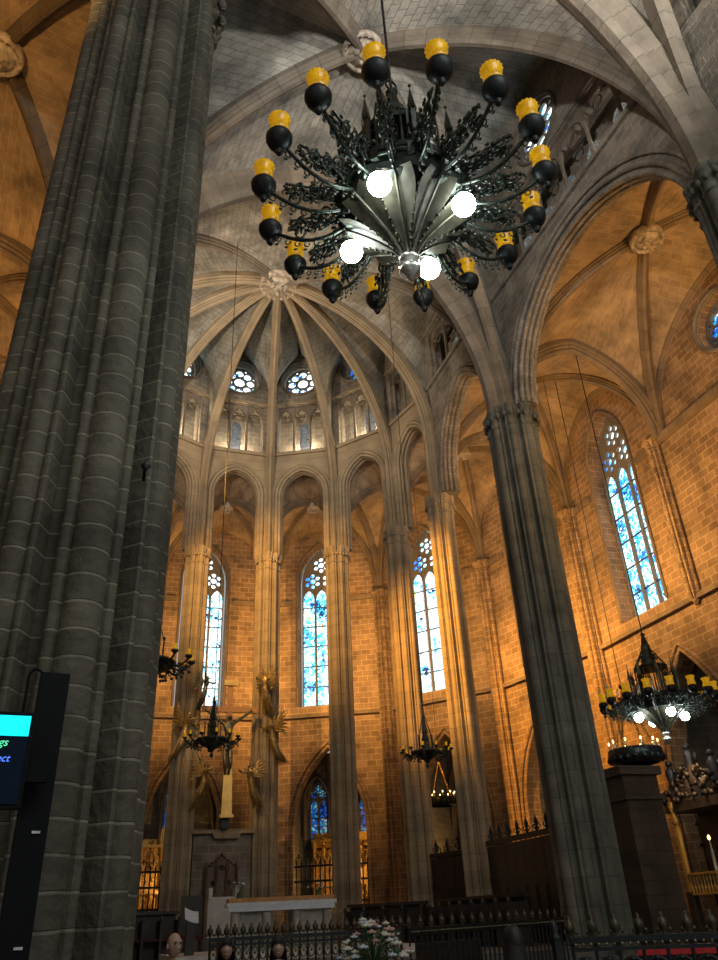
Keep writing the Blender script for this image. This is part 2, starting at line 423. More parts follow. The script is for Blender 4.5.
def octo(R, ph=PI/8): return [(R*math.cos(2*PI*k/8+ph), R*math.sin(2*PI*k/8+ph)) for k in range(8)]
def pillar(loc, R, mat, label, z0=0, cap=14.8, ph=0, n=160, name='stone_pillar', cat='pillar', group=None, leaf=True):
    root = empty(name, (loc[0], loc[1], z0), label=label, cat=cat, group=group)
    sec = section(R, n, ph)
    mb = MB(); ringstack(mb, sec, [(1, 0, 1.0), (1, 0, cap-z0-.75)]); mb.build('shaft', mat, root)
    mb = MB(); ringstack(mb, octo(R*1.32), [(1, 0, 0), (1, 0, .35), (.95, 0, .42), (.95, 0, .72)]); ringstack(mb, sec, [(1.12, 0, .72), (1.16, 0, .80), (1.08, 0, .88), (1.1, 0, .94), (1, 0, 1.02)])
    mb.build('base', mat, root)
    c = cap-z0
    mb = MB(); ringstack(mb, sec, [(1.0, 0, c-.75), (1.06, 0, c-.72), (1.07, 0, c-.66), (1.0, 0, c-.62), (1.0, .01*R, c-.5), (1.02, .05*R, c-.3), (1.0, .1*R, c-.22), (1.0, .15*R, c-.16), (1.0, .15*R, c-.06), (1.0, .10*R, c-.03), (1.0, .10*R, c)])
    if leaf:
        for k in range(24):
            a = 2*PI*k/24; mb.ball((R*1.05*math.cos(a), R*1.05*math.sin(a), c-.38), R*.09, 6, (1, 1, 1.3))
    mb.build('capital', mat, root)
    return root
PR, PF, PL, PL2 = (6.45, 16.7), (6.75, 7.65), (-4.92, 7.2), (-6.35, 16.7)
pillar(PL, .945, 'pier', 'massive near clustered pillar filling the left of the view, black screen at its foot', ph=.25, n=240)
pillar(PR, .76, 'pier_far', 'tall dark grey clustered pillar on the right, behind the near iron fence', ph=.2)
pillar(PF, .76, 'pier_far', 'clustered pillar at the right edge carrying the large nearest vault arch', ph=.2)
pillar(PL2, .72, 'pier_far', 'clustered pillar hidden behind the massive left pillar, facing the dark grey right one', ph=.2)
AP = {}
lab = {-3.5: 'apse pillar on the left straight side of the sanctuary, behind the massive left pillar', -2.5: 'second apse pillar on the left side, behind the massive left pillar', -1.5: 'third apse pillar on the left side, just hidden by the massive left pillar',
       -.5: 'slender apse pillar left of the crucifix, leftmost one in view', .5: 'slender apse pillar just right of the crucifix, behind the altar',
       1.5: 'slender apse pillar right of the altar, between two tall stained windows', 2.5: 'slender apse pillar left of the white stained window, behind a small chandelier',
       3.5: 'apse pillar washed bright orange, nearest to the dark grey right pillar'}
for k in (-3.5, -2.5, -1.5, -.5, .5, 1.5, 2.5, 3.5):
    AP[k] = pol(RI, k)
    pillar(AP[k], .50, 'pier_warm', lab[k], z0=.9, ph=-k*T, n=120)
OP = {k: pol(RO, k) for k in AP}
OUTC = {'R': (RO, 16.6), 'F': (RO, 7.7), 'L2': (-RO, 16.9), 'L': (-11.2, 7.2)}
def respond(p, mat='wall', cap=14.9, r=.34, name='wall_shaft', label=None, zb=0):
    root = empty(name, (p[0], p[1], 0), label=label, cat='wall shaft')
    sec = section(r, 60)
    mb = MB(); ringstack(mb, sec, ([(.2, 0, zb-.4)] if zb else [])+[(1, 0, zb), (1, 0, cap-.4)]); mb.build('shaft', mat, root)
    mb = MB(); ringstack(mb, sec, [(1, 0, cap-.4), (1.1, .02, cap-.36), (1, .01, cap-.3), (1, .03, cap-.15), (1.15, .08, cap-.08), (1.15, .08, cap)]); mb.build('capital', mat, root)
rl = {-.5: 'wall shaft left of the tall window behind the crucifix', .5: 'wall shaft between the window behind the crucifix and the one right of it', 1.5: 'wall shaft in the corner right of the second tall window',
      2.5: 'wall shaft in the corner right of the orange lit pillar', 3.5: 'wall shaft where the apse wall meets the aisle wall, behind the dark grey pillar'}
for k in rl: respond(pol(RO-.1, k), label=rl[k])
respond((OUTC['R'][0]-.1, OUTC['R'][1]+.4), r=.24, zb=9.6, label='wall shaft to the right of the tall blue lancet window')

# ------------------------------------------------------------------ vaults
CR = 14.8
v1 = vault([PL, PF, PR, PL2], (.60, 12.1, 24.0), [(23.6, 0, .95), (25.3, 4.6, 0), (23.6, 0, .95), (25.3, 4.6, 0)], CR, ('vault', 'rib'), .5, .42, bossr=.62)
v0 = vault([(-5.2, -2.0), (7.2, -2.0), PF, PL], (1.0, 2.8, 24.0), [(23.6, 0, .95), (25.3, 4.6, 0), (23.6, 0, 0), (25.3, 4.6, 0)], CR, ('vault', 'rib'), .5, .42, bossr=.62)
BO = (.35, 22.15, 24.1)
ks = [-3.5, -2.5, -1.5, -.5, .5, 1.5, 2.5, 3.5]
web = MB(); apx = []
corners = [PL2]+[AP[k] for k in ks]+[PR]
cur = [hc(c, BO, CR, BO[2]-.05, 2.6 if 0 < i < 9 else 0) for i, c in enumerate(corners)]
for i in range(9):
    a, b = corners[i], corners[i+1]; mid = ((a[0]+b[0])/2, (a[1]+b[1])/2)
    st = 7.6 if 0 < i < 8 else 5.4
    top_z = 25.3 if 0 < i < 8 else 25.1
    for c_, p_ in ((cur[i], a), (cur[i+1], b)):
        e = hc(p_, mid, CR, top_z, st, 14); B0 = e[-1]; B1 = Vector(BO)-Vector((0, 0, .05))
        path = e+[B0.lerp(B1, t/6)+Vector((0, 0, .35*math.sin(PI*t/6))) for t in range(1, 7)]
        add_web(web, c_, path, 6)
mid = ((PL2[0]+PR[0])/2, 16.7)
add_web(web, cur[0], hc(PL2, mid, CR, 23.6, 0)); add_web(web, cur[-1], hc(PR, mid, CR, 23.6, 0))
apse = web.build('ceiling', 'vault'); tag(apse, kind='structure')
for c in cur:
    mb = MB(); add_rib(mb, c, .36, .36); mb.build('rib', 'pier_warm' if c is not cur[0] and c is not cur[-1] else 'rib', apse)
keystone(BO, .80, apse)
# ambulatory and aisles
for i in range(7):
    k = ks[i]; a, b, c, d = AP[k], AP[ks[i+1]], OP[ks[i+1]], OP[k]
    bs = ((a[0]+b[0]+c[0]+d[0])/4, (a[1]+b[1]+c[1]+d[1])/4, 18.6)
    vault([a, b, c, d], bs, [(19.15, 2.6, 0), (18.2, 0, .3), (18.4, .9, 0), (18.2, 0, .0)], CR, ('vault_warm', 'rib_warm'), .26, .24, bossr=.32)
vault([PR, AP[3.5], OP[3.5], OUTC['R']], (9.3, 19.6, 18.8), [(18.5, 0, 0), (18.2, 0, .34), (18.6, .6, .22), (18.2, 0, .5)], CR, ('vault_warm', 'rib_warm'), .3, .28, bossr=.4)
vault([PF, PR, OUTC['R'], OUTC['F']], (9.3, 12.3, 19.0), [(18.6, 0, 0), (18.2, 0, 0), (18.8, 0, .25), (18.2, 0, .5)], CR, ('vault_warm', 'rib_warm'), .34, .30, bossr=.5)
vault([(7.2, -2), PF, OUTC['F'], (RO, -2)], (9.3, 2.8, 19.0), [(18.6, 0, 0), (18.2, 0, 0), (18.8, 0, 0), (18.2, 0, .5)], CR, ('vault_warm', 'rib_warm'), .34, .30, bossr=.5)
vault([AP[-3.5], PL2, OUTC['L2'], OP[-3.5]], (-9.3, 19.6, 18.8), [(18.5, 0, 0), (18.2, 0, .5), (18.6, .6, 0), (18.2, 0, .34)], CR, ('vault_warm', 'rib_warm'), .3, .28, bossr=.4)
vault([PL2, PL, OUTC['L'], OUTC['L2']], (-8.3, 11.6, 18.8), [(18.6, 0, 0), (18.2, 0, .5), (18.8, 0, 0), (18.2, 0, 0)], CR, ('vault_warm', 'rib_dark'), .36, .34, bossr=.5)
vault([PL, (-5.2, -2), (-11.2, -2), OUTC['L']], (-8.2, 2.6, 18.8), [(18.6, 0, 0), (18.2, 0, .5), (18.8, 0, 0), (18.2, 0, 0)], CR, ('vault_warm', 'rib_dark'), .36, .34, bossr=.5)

# ------------------------------------------------------------------ arcade walls with triforium and roses
def circ(x, z, r, n=20, ph=0): return [(x+r*math.cos(2*PI*k/n+ph), z+r*math.sin(2*PI*k/n+ph)) for k in range(n)]
WN = [0]
def rose(fr, x, z, r, gm, d):
    """round window: stone rings, petal tracery and glass"""
    WN[0] += 1
    root = empty('window_%d' % WN[0], tuple(fr[0]+fr[1]*x+Vector((0, 0, z)))); tag(root, kind='structure')
    inv = -root.location
    def loc(fr): return (fr[0]+inv, fr[1], fr[2])
    f2 = loc(fr)
    mb = MB(); hs = [circ(x, z, r*.30, 16)]
    for k in range(8):
        a = 2*PI*k/8; hs.append(circ(x+r*.62*math.cos(a), z+r*.62*math.sin(a), r*.225, 10))
        a += PI/8; hs.append(circ(x+r*.86*math.cos(a), z+r*.86*math.sin(a), r*.085, 6))
    mb.panel(f2, circ(x, z, r, 32), hs, d, d+.1); mb.build('tracery', 'trac', root)
    mb = MB(); mb.panel(f2, circ(x, z, r*1.0, 32), (), d+.12, d+.15, rims=False); g = mb.build('glass', gm, root)
    mb = MB(); P = [fr[0]+inv+fr[1]*p[0]+Vector((0, 0, p[1])) for p in circ(x, z, r*1.12, 32)]
    mb.tube([q+fr[2]*(-.02) for q in P], .07, 6, True); mb.tube([q+fr[2]*.12 for q in P], .06, 6, True); mb.build('moulding', 'rib', root)
def triforium(fr, x0, x1, z0, z1, n, d, mat, lit=True):
    w = (x1-x0)/n; root = None
    mb = MB(); hs = []
    for i in range(n):
        xc = x0+w*(i+.5); hw = w/2-.07
        hs.append([(xc-hw, z1-.62)]+arc2(xc, hw, z1-.62, z1-.12, 6)[1:-1]+[(xc+hw, z1-.62)])
    mb.panel(fr, [(x0, z1-.75), (x1, z1-.75), (x1, z1), (x0, z1)], [], d, d+.14) if False else None
    # pierced head: built from the spring line up
    for i in range(n):
        xc = x0+w*(i+.5); hw = w/2-.07; a = arc2(xc, hw, z1-.62, z1-.16, 6)
        outl = [(x0+w*i, z1)]+[(x0+w*i, z1-.62)]+a+[(x0+w*(i+1), z1-.62), (x0+w*(i+1), z1)]
        mb.panel(fr, outl, [], d, d+.16)
        # trefoil cusps and ring
        for s_ in (-1, 1):
            c = fr[0]+fr[1]*(xc+s_*hw*.62)+Vector((0, 0, z1-.42))+fr[2]*(d+.08); mb.ball(c, hw*.22, 6)
        cc = [fr[0]+fr[1]*q[0]+Vector((0, 0, q[1]))+fr[2]*(d+.08) for q in circ(xc, z1-.52, hw*.34, 10)]; mb.tube(cc, .025, 4, True)
    root = mb.build('trim_%d' % next(TR), mat); tag(root, kind='structure')
    for i in range(n+1):
        p = fr[0]+fr[1]*(x0+w*i)+fr[2]*(d+.08)
        mb = MB(); zz = z1-.62
        mb.lathe([(.11, z0), (.11, z0+.1), (.08, z0+.14), (.062, z0+.18), (.062, zz-.2), (.075, zz-.19), (.07, zz-.14), (.12, zz-.03), (.12, zz)], (p.x, p.y, 0), 10)
        mb.build('colonnette', mat, root)
    mb = MB(); mb.panel(fr, [(x0-.9, z0-.2), (x1+.9, z0-.2), (x1+.9, z1+.3), (x0-.9, z1+.3)], (), .95, 1.0, rims=False)
    o = mb.build('trim_%d' % next(TR), 'nave_wall'); tag(o, kind='structure')
    # small window panes in the back wall
    for i in range(n):
        if n == 3 and i != 1: continue
        xc = x0+w*(i+.5); mb = MB(); hw = min(.3, w*.32)
        mb.panel(fr, [(xc-hw, z0+.35)]+[(xc+hw, z0+.35)]+arc2(xc, hw, z1-.7, z1-.4, 6)[::-1], (), .93, .95); mb.build('pane', 'gd', o)
import itertools
TR = itertools.count(1)
def arcade(p0, p1, hw, spring, apex, mat, ntri, rr, gm, walls='wall_arcade', rz=22.9, tz=(19.35, 21.4), gap=.45, th=.55, arch_w=.5, top=26.0, tmat=None, rxo=0, rdp=.42):
    fr4 = frame(p0, p1); L = fr4[3]; fr = (fr4[0]-fr4[2]*0.0, fr4[1], fr4[2]); xc = L/2
    # lower wall: arch head to triforium floor
    a = arc2(xc, hw, spring, apex, 14)
    zb = 14.8
    outl = [(0, tz[0]-.05), (0, zb), (xc-hw, zb)]+([] if spring-zb < .05 else [])+a+[(xc+hw, zb), (L, zb), (L, tz[0]-.05)]
    mb = MB(); mb.panel(fr, outl, (), 0, th); w = mb.build(walls, mat); tag(w, kind='structure')
    # archivolt mouldings on the nave face
    tr = next(TR); mb = MB()
    cpl = [(xc-hw, zb)]+a+[(xc+hw, zb)] if spring-zb > .05 else a
    for off, dd, rad in ((.0, 0.02, .07), (.13, -.05, .085), (.30, -.04, .06)):
        aa = [(xc+(q[0]-xc)*(1+off*arch_w/.5/hw), q[1]+(off*arch_w/.5 if q[1] > spring+.01 else 0)*max(0, (q[1]-spring))/(apex-spring)) for q in cpl]
        mb.tube([fr[0]+fr[1]*q[0]+Vector((0, 0, q[1]))+fr[2]*dd for q in aa], rad, 8)
    for q_ in (.18, .36):
        mb.tube([fr[0]+fr[1]*(xc+(q[0]-xc)*(1-.03/hw))+Vector((0, 0, q[1]))+fr[2]*q_ for q in cpl], .08, 6)
    o = mb.build('trim_%d' % tr, tmat or mat); tag(o, kind='structure')
    # string courses
    mb = MB()
    for z, h, dp in ((tz[0]-.12, .16, .10), (tz[1]+.06, .12, .08)):
        mb.panel(fr, [(0, z), (L, z), (L, z+h), (0, z+h)], (), -dp, .05)
    o = mb.build('trim_%d' % next(TR), tmat or mat); tag(o, kind='structure')
    # piers of the triforium stage and clerestory wall with rose
    mb = MB()
    for xa, xb in ((0, gap), (L-gap, L)): mb.panel(fr, [(xa, tz[0]-.05), (xb, tz[0]-.05), (xb, tz[1]), (xa, tz[1])], (), 0, .5)
    mb.panel(fr, [(0, tz[1]), (L, tz[1]), (L, top), (0, top)], [circ(xc+rxo, rz, rr*1.1, 28)], 0, .7)
    mb.panel(fr, [(0, tz[0]-.05), (L, tz[0]-.05), (L, tz[0]), (0, tz[0])], (), .5, 1.0)   # passage floor edge
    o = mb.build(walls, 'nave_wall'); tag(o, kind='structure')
    mb = MB(); mb.quad([fr[0]+fr[2]*.0+Vector((0, 0, tz[0]-.04)), fr[0]+fr[1]*L+Vector((0, 0, tz[0]-.04)), fr[0]+fr[1]*L+fr[2]*1.0+Vector((0, 0, tz[0]-.04)), fr[0]+fr[2]*1.0+Vector((0, 0, tz[0]-.04))])
    mb.quad([fr[0]+fr[2]*.5+Vector((0, 0, tz[1]+.2)), fr[0]+fr[1]*L+fr[2]*.5+Vector((0, 0, tz[1]+.2)), fr[0]+fr[1]*L+fr[2]*1.0+Vector((0, 0, tz[1]+.2)), fr[0]+fr[2]*1.0+Vector((0, 0, tz[1]+.2))])
    o = mb.build('trim_%d' % next(TR), 'nave_wall'); tag(o, kind='structure')
    triforium(fr, gap, L-gap, tz[0], tz[1], ntri, .12, 'rib', True)
    rose(fr, xc+rxo, rz, rr, gm, rdp)
    return fr, L
for i in range(7):
    a, b = AP[ks[i+1]], AP[ks[i]]      # walk so that the normal (right hand) points outwards
    fr, L = arcade(b, a, .99, 17.6, 18.85, 'pier_warm', 3, .84, 'go' if i in (3, 4, 2) else 'gob', gap=.34, rz=23.85, tz=(19.75, 22.3), arch_w=.45) if False else arcade(a, b, .99, 17.6, 18.85, 'pier_warm', 3, .84, 'go' if i in (3, 4, 2) else 'gob', gap=.34, rz=23.85, tz=(19.75, 22.3), arch_w=.45) if frame(a, b)[2].dot(Vector((a[0], a[1]-YC, 0))) > 0 else arcade(b, a, .99, 17.6, 18.85, 'pier_warm', 3, .84, 'go' if i in (2, 3, 4) else 'gob', gap=.34, rz=23.85, tz=(19.75, 22.3), arch_w=.45)
    if i in (2, 3, 4, 5):
        mm = fr[0]+fr[1]*(L/2)+fr[2]*.55
        lamp('POINT', 'triforium_lamp', (mm.x, mm.y, 20.3), 120, (1, .85, .6), .05)
# straight bays: normal must point away from the nave axis
def nave_arcade(a, b, *args, **kw):
    f = frame(a, b); midx = (a[0]+b[0])/2
    if f[2].x*midx < 0: a, b = b, a
    return arcade(a, b, *args, **kw)
nave_arcade(PR, AP[3.5], 2.05, 15.4, 18.45, 'nave_wall', 4, .85, 'go', rz=23.6, tz=(19.75, 22.1), walls='wall_right', gap=.6)
nave_arcade(PL2, AP[-3.5], 2.05, 15.4, 18.45, 'nave_wall', 4, .85, 'go', rz=23.6, tz=(19.75, 22.1), walls='wall_left', gap=.6)
nave_arcade(PF, PR, 3.75, 14.8, 18.35, 'nave_wall', 6, .98, 'go', walls='wall_right', gap=.7, rz=23.3, rdp=.1, rxo=.5, tz=(19.45, 21.85), arch_w=.8)
nave_arcade(PL, PL2, 3.75, 14.8, 18.35, 'nave_wall', 6, .98, 'go', walls='wall_left', gap=.7, rz=23.15, tz=(19.45, 21.85), arch_w=.8)
nave_arcade((7.2, -2.0), PF, 3.8, 14.8, 18.35, 'nave_wall', 6, .98, 'go', walls='wall_right', gap=.7, rz=23.15, tz=(19.45, 21.85), arch_w=.8)
nave_arcade((-5.2, -2.0), PL, 3.5, 14.8, 18.35, 'nave_wall', 6, .98, 'go', walls='wall_left', gap=.7, rz=23.15, tz=(19.45, 21.85), arch_w=.8)
# bright lamp strip seen inside the right triforium
lamp('POINT', 'triforium_lamp', (7.5, 10.4, 19.7), 30, (1, .9, .85), .05)

# ------------------------------------------------------------------ outer walls, lancet windows, chapels
def lancet_loop(xc, hw, z0, z1, rise):
    return [(xc-hw, z0)]+arc2(xc, hw, z1-rise, z1, 10)+[(xc+hw, z0)]
def lancet(fr, xc, hw, z0, z1, gm, d, nl=3, heads=None):
    WN[0] += 1; rise = hw*1.75
    base = fr[0]+fr[1]*xc+Vector((0, 0, z0)); root = empty('window_%d' % WN[0], tuple(base)); tag(root, kind='structure')
    f2 = (fr[0]-base, fr[1], fr[2])
    zs = z1-rise-hw*.9          # springing of the lights
    w = 2*hw/nl; hs = []
    for i in range(nl):
        c = xc-hw+w*(i+.5); h = w/2-.045
        hs.append([(c-h, z0+.08)]+arc2(c, h, zs, zs+h*1.7, 6)+[(c+h, z0+.08)])
    def ros(x, z, r):
        hs.append(circ(x, z, r*.34, 10))
        for k in range(6):
            a = 2*PI*k/6+PI/6; hs.append(circ(x+r*.66*math.cos(a), z+r*.66*math.sin(a), r*.26, 8))
    r = hw*.46
    ros(xc-hw*.46, zs+w*.95+r*.75, r); ros(xc+hw*.46, zs+w*.95+r*.75, r); ros(xc, z1-r*1.75, r)
    mb = MB(); mb.panel(f2, lancet_loop(xc, hw, z0, z1, rise), hs, d, d+.12); mb.build('tracery', 'trac', root)
    zm = zs+w*.6; ll = lancet_loop(xc, hw, z0, z1, rise)
    mb = MB(); mb.panel(f2, [(xc-hw, z0), (xc+hw, z0), (xc+hw, zm), (xc-hw, zm)], (), d+.14, d+.17, rims=False); g = mb.build('glass', gm, root)
    mb = MB(); mb.panel(f2, [(xc-hw, zm)]+[q for q in ll if q[1] > zm]+[(xc+hw, zm)], (), d+.14, d+.17, rims=False); g = mb.build('head_glass', 'gh' if gm != 'gc' else 'gc', root)
    mb = MB(); z = z0+.9
    while z < zs: 
        mb.panel(f2, [(xc-hw, z), (xc+hw, z), (xc+hw, z+.035), (xc-hw, z+.035)], (), d+.04, d+.1); z += .95
    mb.build('saddle_bars', 'lead', root)
    # moulded surround and sloping sill
    mb = MB(); lp = lancet_loop(xc, hw+.16, z0, z1+.16, rise+.16)
    for dd in (d-.44, d-.24): mb.tube([f2[0]+f2[1]*q[0]+Vector((0, 0, q[1]))+f2[2]*dd for q in lp], .06, 6)
    mb.build('surround', 'rib_warm', root)
    mb = MB(); s0 = lambda x, z, dd: f2[0]+f2[1]*x+Vector((0, 0, z))+f2[2]*dd
    mb.quad([s0(xc-hw-.18, z0-.45, d-.52), s0(xc+hw+.18, z0-.45, d-.52), s0(xc+hw+.1, z0+.05, d+.1), s0(xc-hw-.1, z0+.05, d+.1)])
    mb.build('sill', 'lead', root)
def iron_gate(fr, x0, x1, h, d, label, nb=14, group='iron gates closing the apse chapels'):
    c = fr[0]+fr[1]*((x0+x1)/2)+fr[2]*d; root = empty('iron_gate', (c.x, c.y, .9), label=label, cat='gate'); ud = fr[1]; w = x1-x0; a = math.atan2(ud.y, ud.x); root.rotation_euler = (0, 0, a)
    for i in range(nb):
        x = -w/2+w*(i+.5)/nb; mb = MB(); mb.tube([(x, 0, 0), (x, 0, h)], .028, 6); mb.ball((x, 0, h*.5), .05, 6); mb.lathe([(.0, h+.24), (.03, h+.1), (.045, h+.04), (.02, h)][::-1], (x, 0, 0), 6); mb.build('bar', 'iron', root)
    for z in (.15, h*.5, h*.78, h-.05): mb = MB(); mb.box((0, 0, z), (w, .07, .08)); mb.build('rail', 'iron', root)
    mb = MB()
    for i in range(nb//2):
        x = -w/2+w*(i+.5)/(nb//2)
        for s_ in (-1, 1):
            pts = [(x+s_*(.05+.11*math.sin(t)*math.exp(-t*.1)), 0, h+.05+.16*(1-math.cos(t))*.8) for t in [q*.5 for q in range(10)]]; mb.tube(pts, .016, 4)
        mb.ball((x, 0, h+.36), .045, 6)
    mb.build('cresting', 'iron', root)
    return root
def retable(fr, xc, w, z0, z1, d, label, mat='gold'):
    c = fr[0]+fr[1]*xc+fr[2]*d; a = math.atan2(fr[1].y, fr[1].x)+PI; root = empty('altarpiece', (c.x, c.y, z0), a, label=label, cat='altarpiece'); h = z1-z0
    mb = MB(); mb.box((0, 0, h/2), (w, .2, h)); mb.build('panel', mat, root)
    mb = MB(); mb.box((0, -.28, .35), (w*.8, .6, .7)); mb.build('altar_base', 'brown', root)
    rnd = random.Random(int(xc*100+z1*10))
    for i in range(4):
        x = -w/2+w*i/3; mb = MB(); mb.lathe([(.12, .7), (.12, .85), (.07, .9), (.085, h*.5), (.07, h*.82), (.13, h*.88), (.13, h*.93)], (x*.94, -.2, 0), 10); mb.build('column', mat, root)
    for k, z in enumerate((.72, h*.5, h*.93)):
        mb = MB(); mb.box((0, -.16, z), (w*1.04, .3, .12)); mb.build('cornice', mat, root)
    for row in range(2):
        for i in range(3):
            x = (i-1)*w*.31; z = h*(.18+.43*row)+.3
            mb = MB(); 
            mb.lathe([(.14, 0), (.16, .1), (.1, .45), (.13, .62), (.11, .74), (.05, .8)], (x, -.18, z), 8); mb.ball((x, -.18, z+.9), .09, 8)
            mb.ball((x-.14, -.2, z+.5), .06, 6, (1, 1, 2)); mb.ball((x+.14, -.2, z+.5), .06, 6, (1, 1, 2)); mb.build('saint_figure', mat, root)
    mb = MB()
    for k in range(90):
        x = rnd.uniform(-w/2, w/2); z = rnd.uniform(.8, h); mb.ball((x, -.12, z), rnd.uniform(.03, .08), 6, (1, .6, rnd.uniform(.7, 1.6)))
    tag(mb.build('carved_scrolls', mat, root), kind='stuff')
    mb = MB(); mb.panel((Vector((0, 0, 0)), Vector((1, 0, 0)), Vector((0, 1, 0))), [(-w/2, h)]+[(w/2, h)]+arc2(0, w*.22, h, h+w*.26, 8)[::-1], (), -.1, .1); mb.build('pediment', mat, root)
    return root
chn = itertools.count(1)
def outer_bay(p0, p1, win=None, chapel=None, walls='wall_apse', gm='g2', ztop=19.6, glow=8, wdims=(.8, 10.0, 17.3), chz=(4.7, 8.1), gate_label=None, ret_label=None, sill=True, cglass=True):
    f4 = frame(p0, p1); L = f4[3]; fr = f4[:3]; holes = []
    if win is not None: hw, za, zb = wdims; holes.append(lancet_loop(win, hw+.1, za-.05, zb+.1, hw*1.75+.1))
    th = .7
    if chapel is not None:
        xc, hw = chapel; loop = arc2(xc, hw, chz[0], chz[1], 12)
        outl = [(0, 0), (xc-hw, 0)]+loop+[(xc+hw, 0), (L, 0), (L, ztop), (0, ztop)]
    else: outl = [(0, 0), (L, 0), (L, ztop), (0, ztop)]
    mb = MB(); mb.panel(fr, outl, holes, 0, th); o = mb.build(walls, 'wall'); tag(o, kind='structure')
    if win is not None: lancet(fr, win, *wdims, gm, .42)
    if sill:
        mb = MB(); mb.panel(fr, [(0, 9.35), (L, 9.35), (L, 9.5), (0, 9.5)], (), -.16, .02)
        for x0 in ((0, (win-wdims[0]-.35)), ((win+wdims[0]+.35), L)) if win is not None else ():
            mb.panel(fr, [(x0[0], 14.62), (x0[1], 14.62), (x0[1], 14.85), (x0[0], 14.85)], (), -.12, .02)
        o = mb.build('trim_%d' % next(TR), 'rib_warm'); tag(o, kind='structure')
    if chapel is not None:
        tr = next(TR); mb = MB()
        for off, dd, rad in ((0, 0, .08), (.18, -.05, .07), (.1, .22, .07)):
            lp = [(xc-hw-off, 0)]+arc2(xc, hw+off, chz[0], chz[1]+off, 12)+[(xc+hw+off, 0)]
            mb.tube([fr[0]+fr[1]*q[0]+Vector((0, 0, q[1]))+fr[2]*dd for q in lp], rad, 6)
        o = mb.build('trim_%d' % tr, 'wall'); tag(o, kind='structure')
        # chapel room
        D = 4.2; zt = chz[1]+.5
        q = lambda x, d, z: fr[0]+fr[1]*x+fr[2]*d+Vector((0, 0, z))
        xa, xb = xc-hw-.35, xc+hw+.35
        mb = MB()
        mb.quad([q(xa, th, 0), q(xa, D, 0), q(xa, D, zt), q(xa, th, zt)]); mb.quad([q(xb, th, 0), q(xb, D, 0), q(xb, D, zt), q(xb, th, zt)])
        mb.panel(fr, [(xa, 0), (xb, 0), (xb, zt), (xa, zt)], (), D, D+.1, rims=False)
        nn = 8; rows = []
        for i in range(nn+1):
            t = i/nn; z = zt-.05+.9*math.sin(PI*t); rows.append([q(xa+(xb-xa)*t, th, z), q(xa+(xb-xa)*t, D, z)])
        mb.grid(rows); o = mb.build('wall_chapel', 'nave_wall'); tag(o, kind='structure')
        for rx_ in (0, 1):
            mb = MB(); crv = [q(xa+(xb-xa)*(t if rx_ == 0 else 1-t), th+(D-th)*t, 4.6+(zt+.45-4.6)*math.sin(PI*t)**.55) for t in [i/14 for i in range(15)]]; mb.tube(crv, .1, 6); mb.build('chapel_rib', 'rib_warm', o)
        if cglass:
            for x_ in ((xc-1.15, xc+1.15) if cglass is True else (xc,)):
                lancet(fr, x_, .42, 4.8, 7.3, 'gc', D-.3, 2)
        if ret_label: retable(fr, xc, 2*hw*.85, .9, 5.0, D-.6, ret_label)
        if gate_label: iron_gate(fr, xc-hw+.05, xc+hw-.05, 2.7, .35, gate_label, 16)
        c = q(xc, 1.6, 3.2); lamp('POINT', 'chapel_lamp', c, glow, AMBER, .1)
    return fr, L
bl = {3: ('chapel gate in the narrow gap just right of the massive left pillar', 'gilded altarpiece in the narrow gap just right of the massive left pillar'),
      4: ('chapel gate behind the right end of the altar', 'large gilded altarpiece behind the right end of the altar'),
      5: ('narrow visible chapel gate right of the pillar beside the altar', 'gilded altarpiece just right of the pillar beside the altar'),
      6: ('chapel gate between the two orange lit pillars', 'gilded altarpiece between the two orange lit pillars')}
wins = {2: 'g1', 3: 'g1', 4: 'g2', 5: 'g3', 6: 'g3'}
for i in range(7):
    a, b = OP[ks[i]], OP[ks[i+1]]
    if frame(a, b)[2].dot(Vector((a[0], a[1]-YC, 0))) < 0: a, b = b, a
    L = frame(a, b)[3]
    sg = 1 if a[0] < b[0] or i > 4 else -1; wo = {3: .42, 4: .22, 5: .25}.get(i, 0)*(-1 if frame(a, b)[1].dot(Vector((math.cos((i-3)*T), -math.sin((i-3)*T), 0))) > 0 else 1)
    ud_ = frame(a, b)[1]; co_ = (-.75 if ud_.x > 0 else .75) if i == 3 else ((.5 if ud_.y > 0 else -.5) if i == 6 else 0)
    outer_bay(a, b, L/2+wo, (L/2+co_, 1.6), cglass=(2 if i == 3 else True), gm=wins.get(i, 'g1'), gate_label=bl[i][0] if i in bl else None, ret_label=bl[i][1] if i in bl else None, glow=70 if i in (4, 3, 6, 5) else 10, wdims=(.95, 9.9, 17.55))
def straight(a, b, **kw):
    if frame(a, b)[2].x*(a[0]+b[0]) < 0: a, b = b, a; 
    return a, b
# right aisle wall: the tall blue lancet and a chapel, then the rose bay
a, b = OUTC['R'], OP[3.5]
if frame(a, b)[2].x < 0: a, b = b, a
f4 = frame(a, b); yy = lambda y: abs(y-a[1])
outer_bay(a, b, yy(19.4), (yy(18.25), 1.62), walls='wall_right', gm='g4', wdims=(1.02, 9.9, 17.6), chz=(4.7, 8.25), gate_label='chapel gate at the foot of the aisle wall under the tall blue lancet', ret_label=None, glow=8)
a, b = OUTC['F'], OUTC['R']
if frame(a, b)[2].x < 0: a, b = b, a
f4 = frame(a, b); fr = f4[:3]; L = f4[3]; yy = lambda y: abs(y-a[1])
mb = MB(); hs = [circ(yy(13.1), 16.95, .98, 28)]
mb.panel(fr, [(0, 0), (yy(14.5), 0) if False else (0, 0.01), (L, 0), (L, 19.8), (0, 19.8)], hs, 0, .8); o = mb.build('wall_right', 'wall'); tag(o, kind='structure')
rose(fr, yy(13.1), 16.95, .9, 'gob', .35)
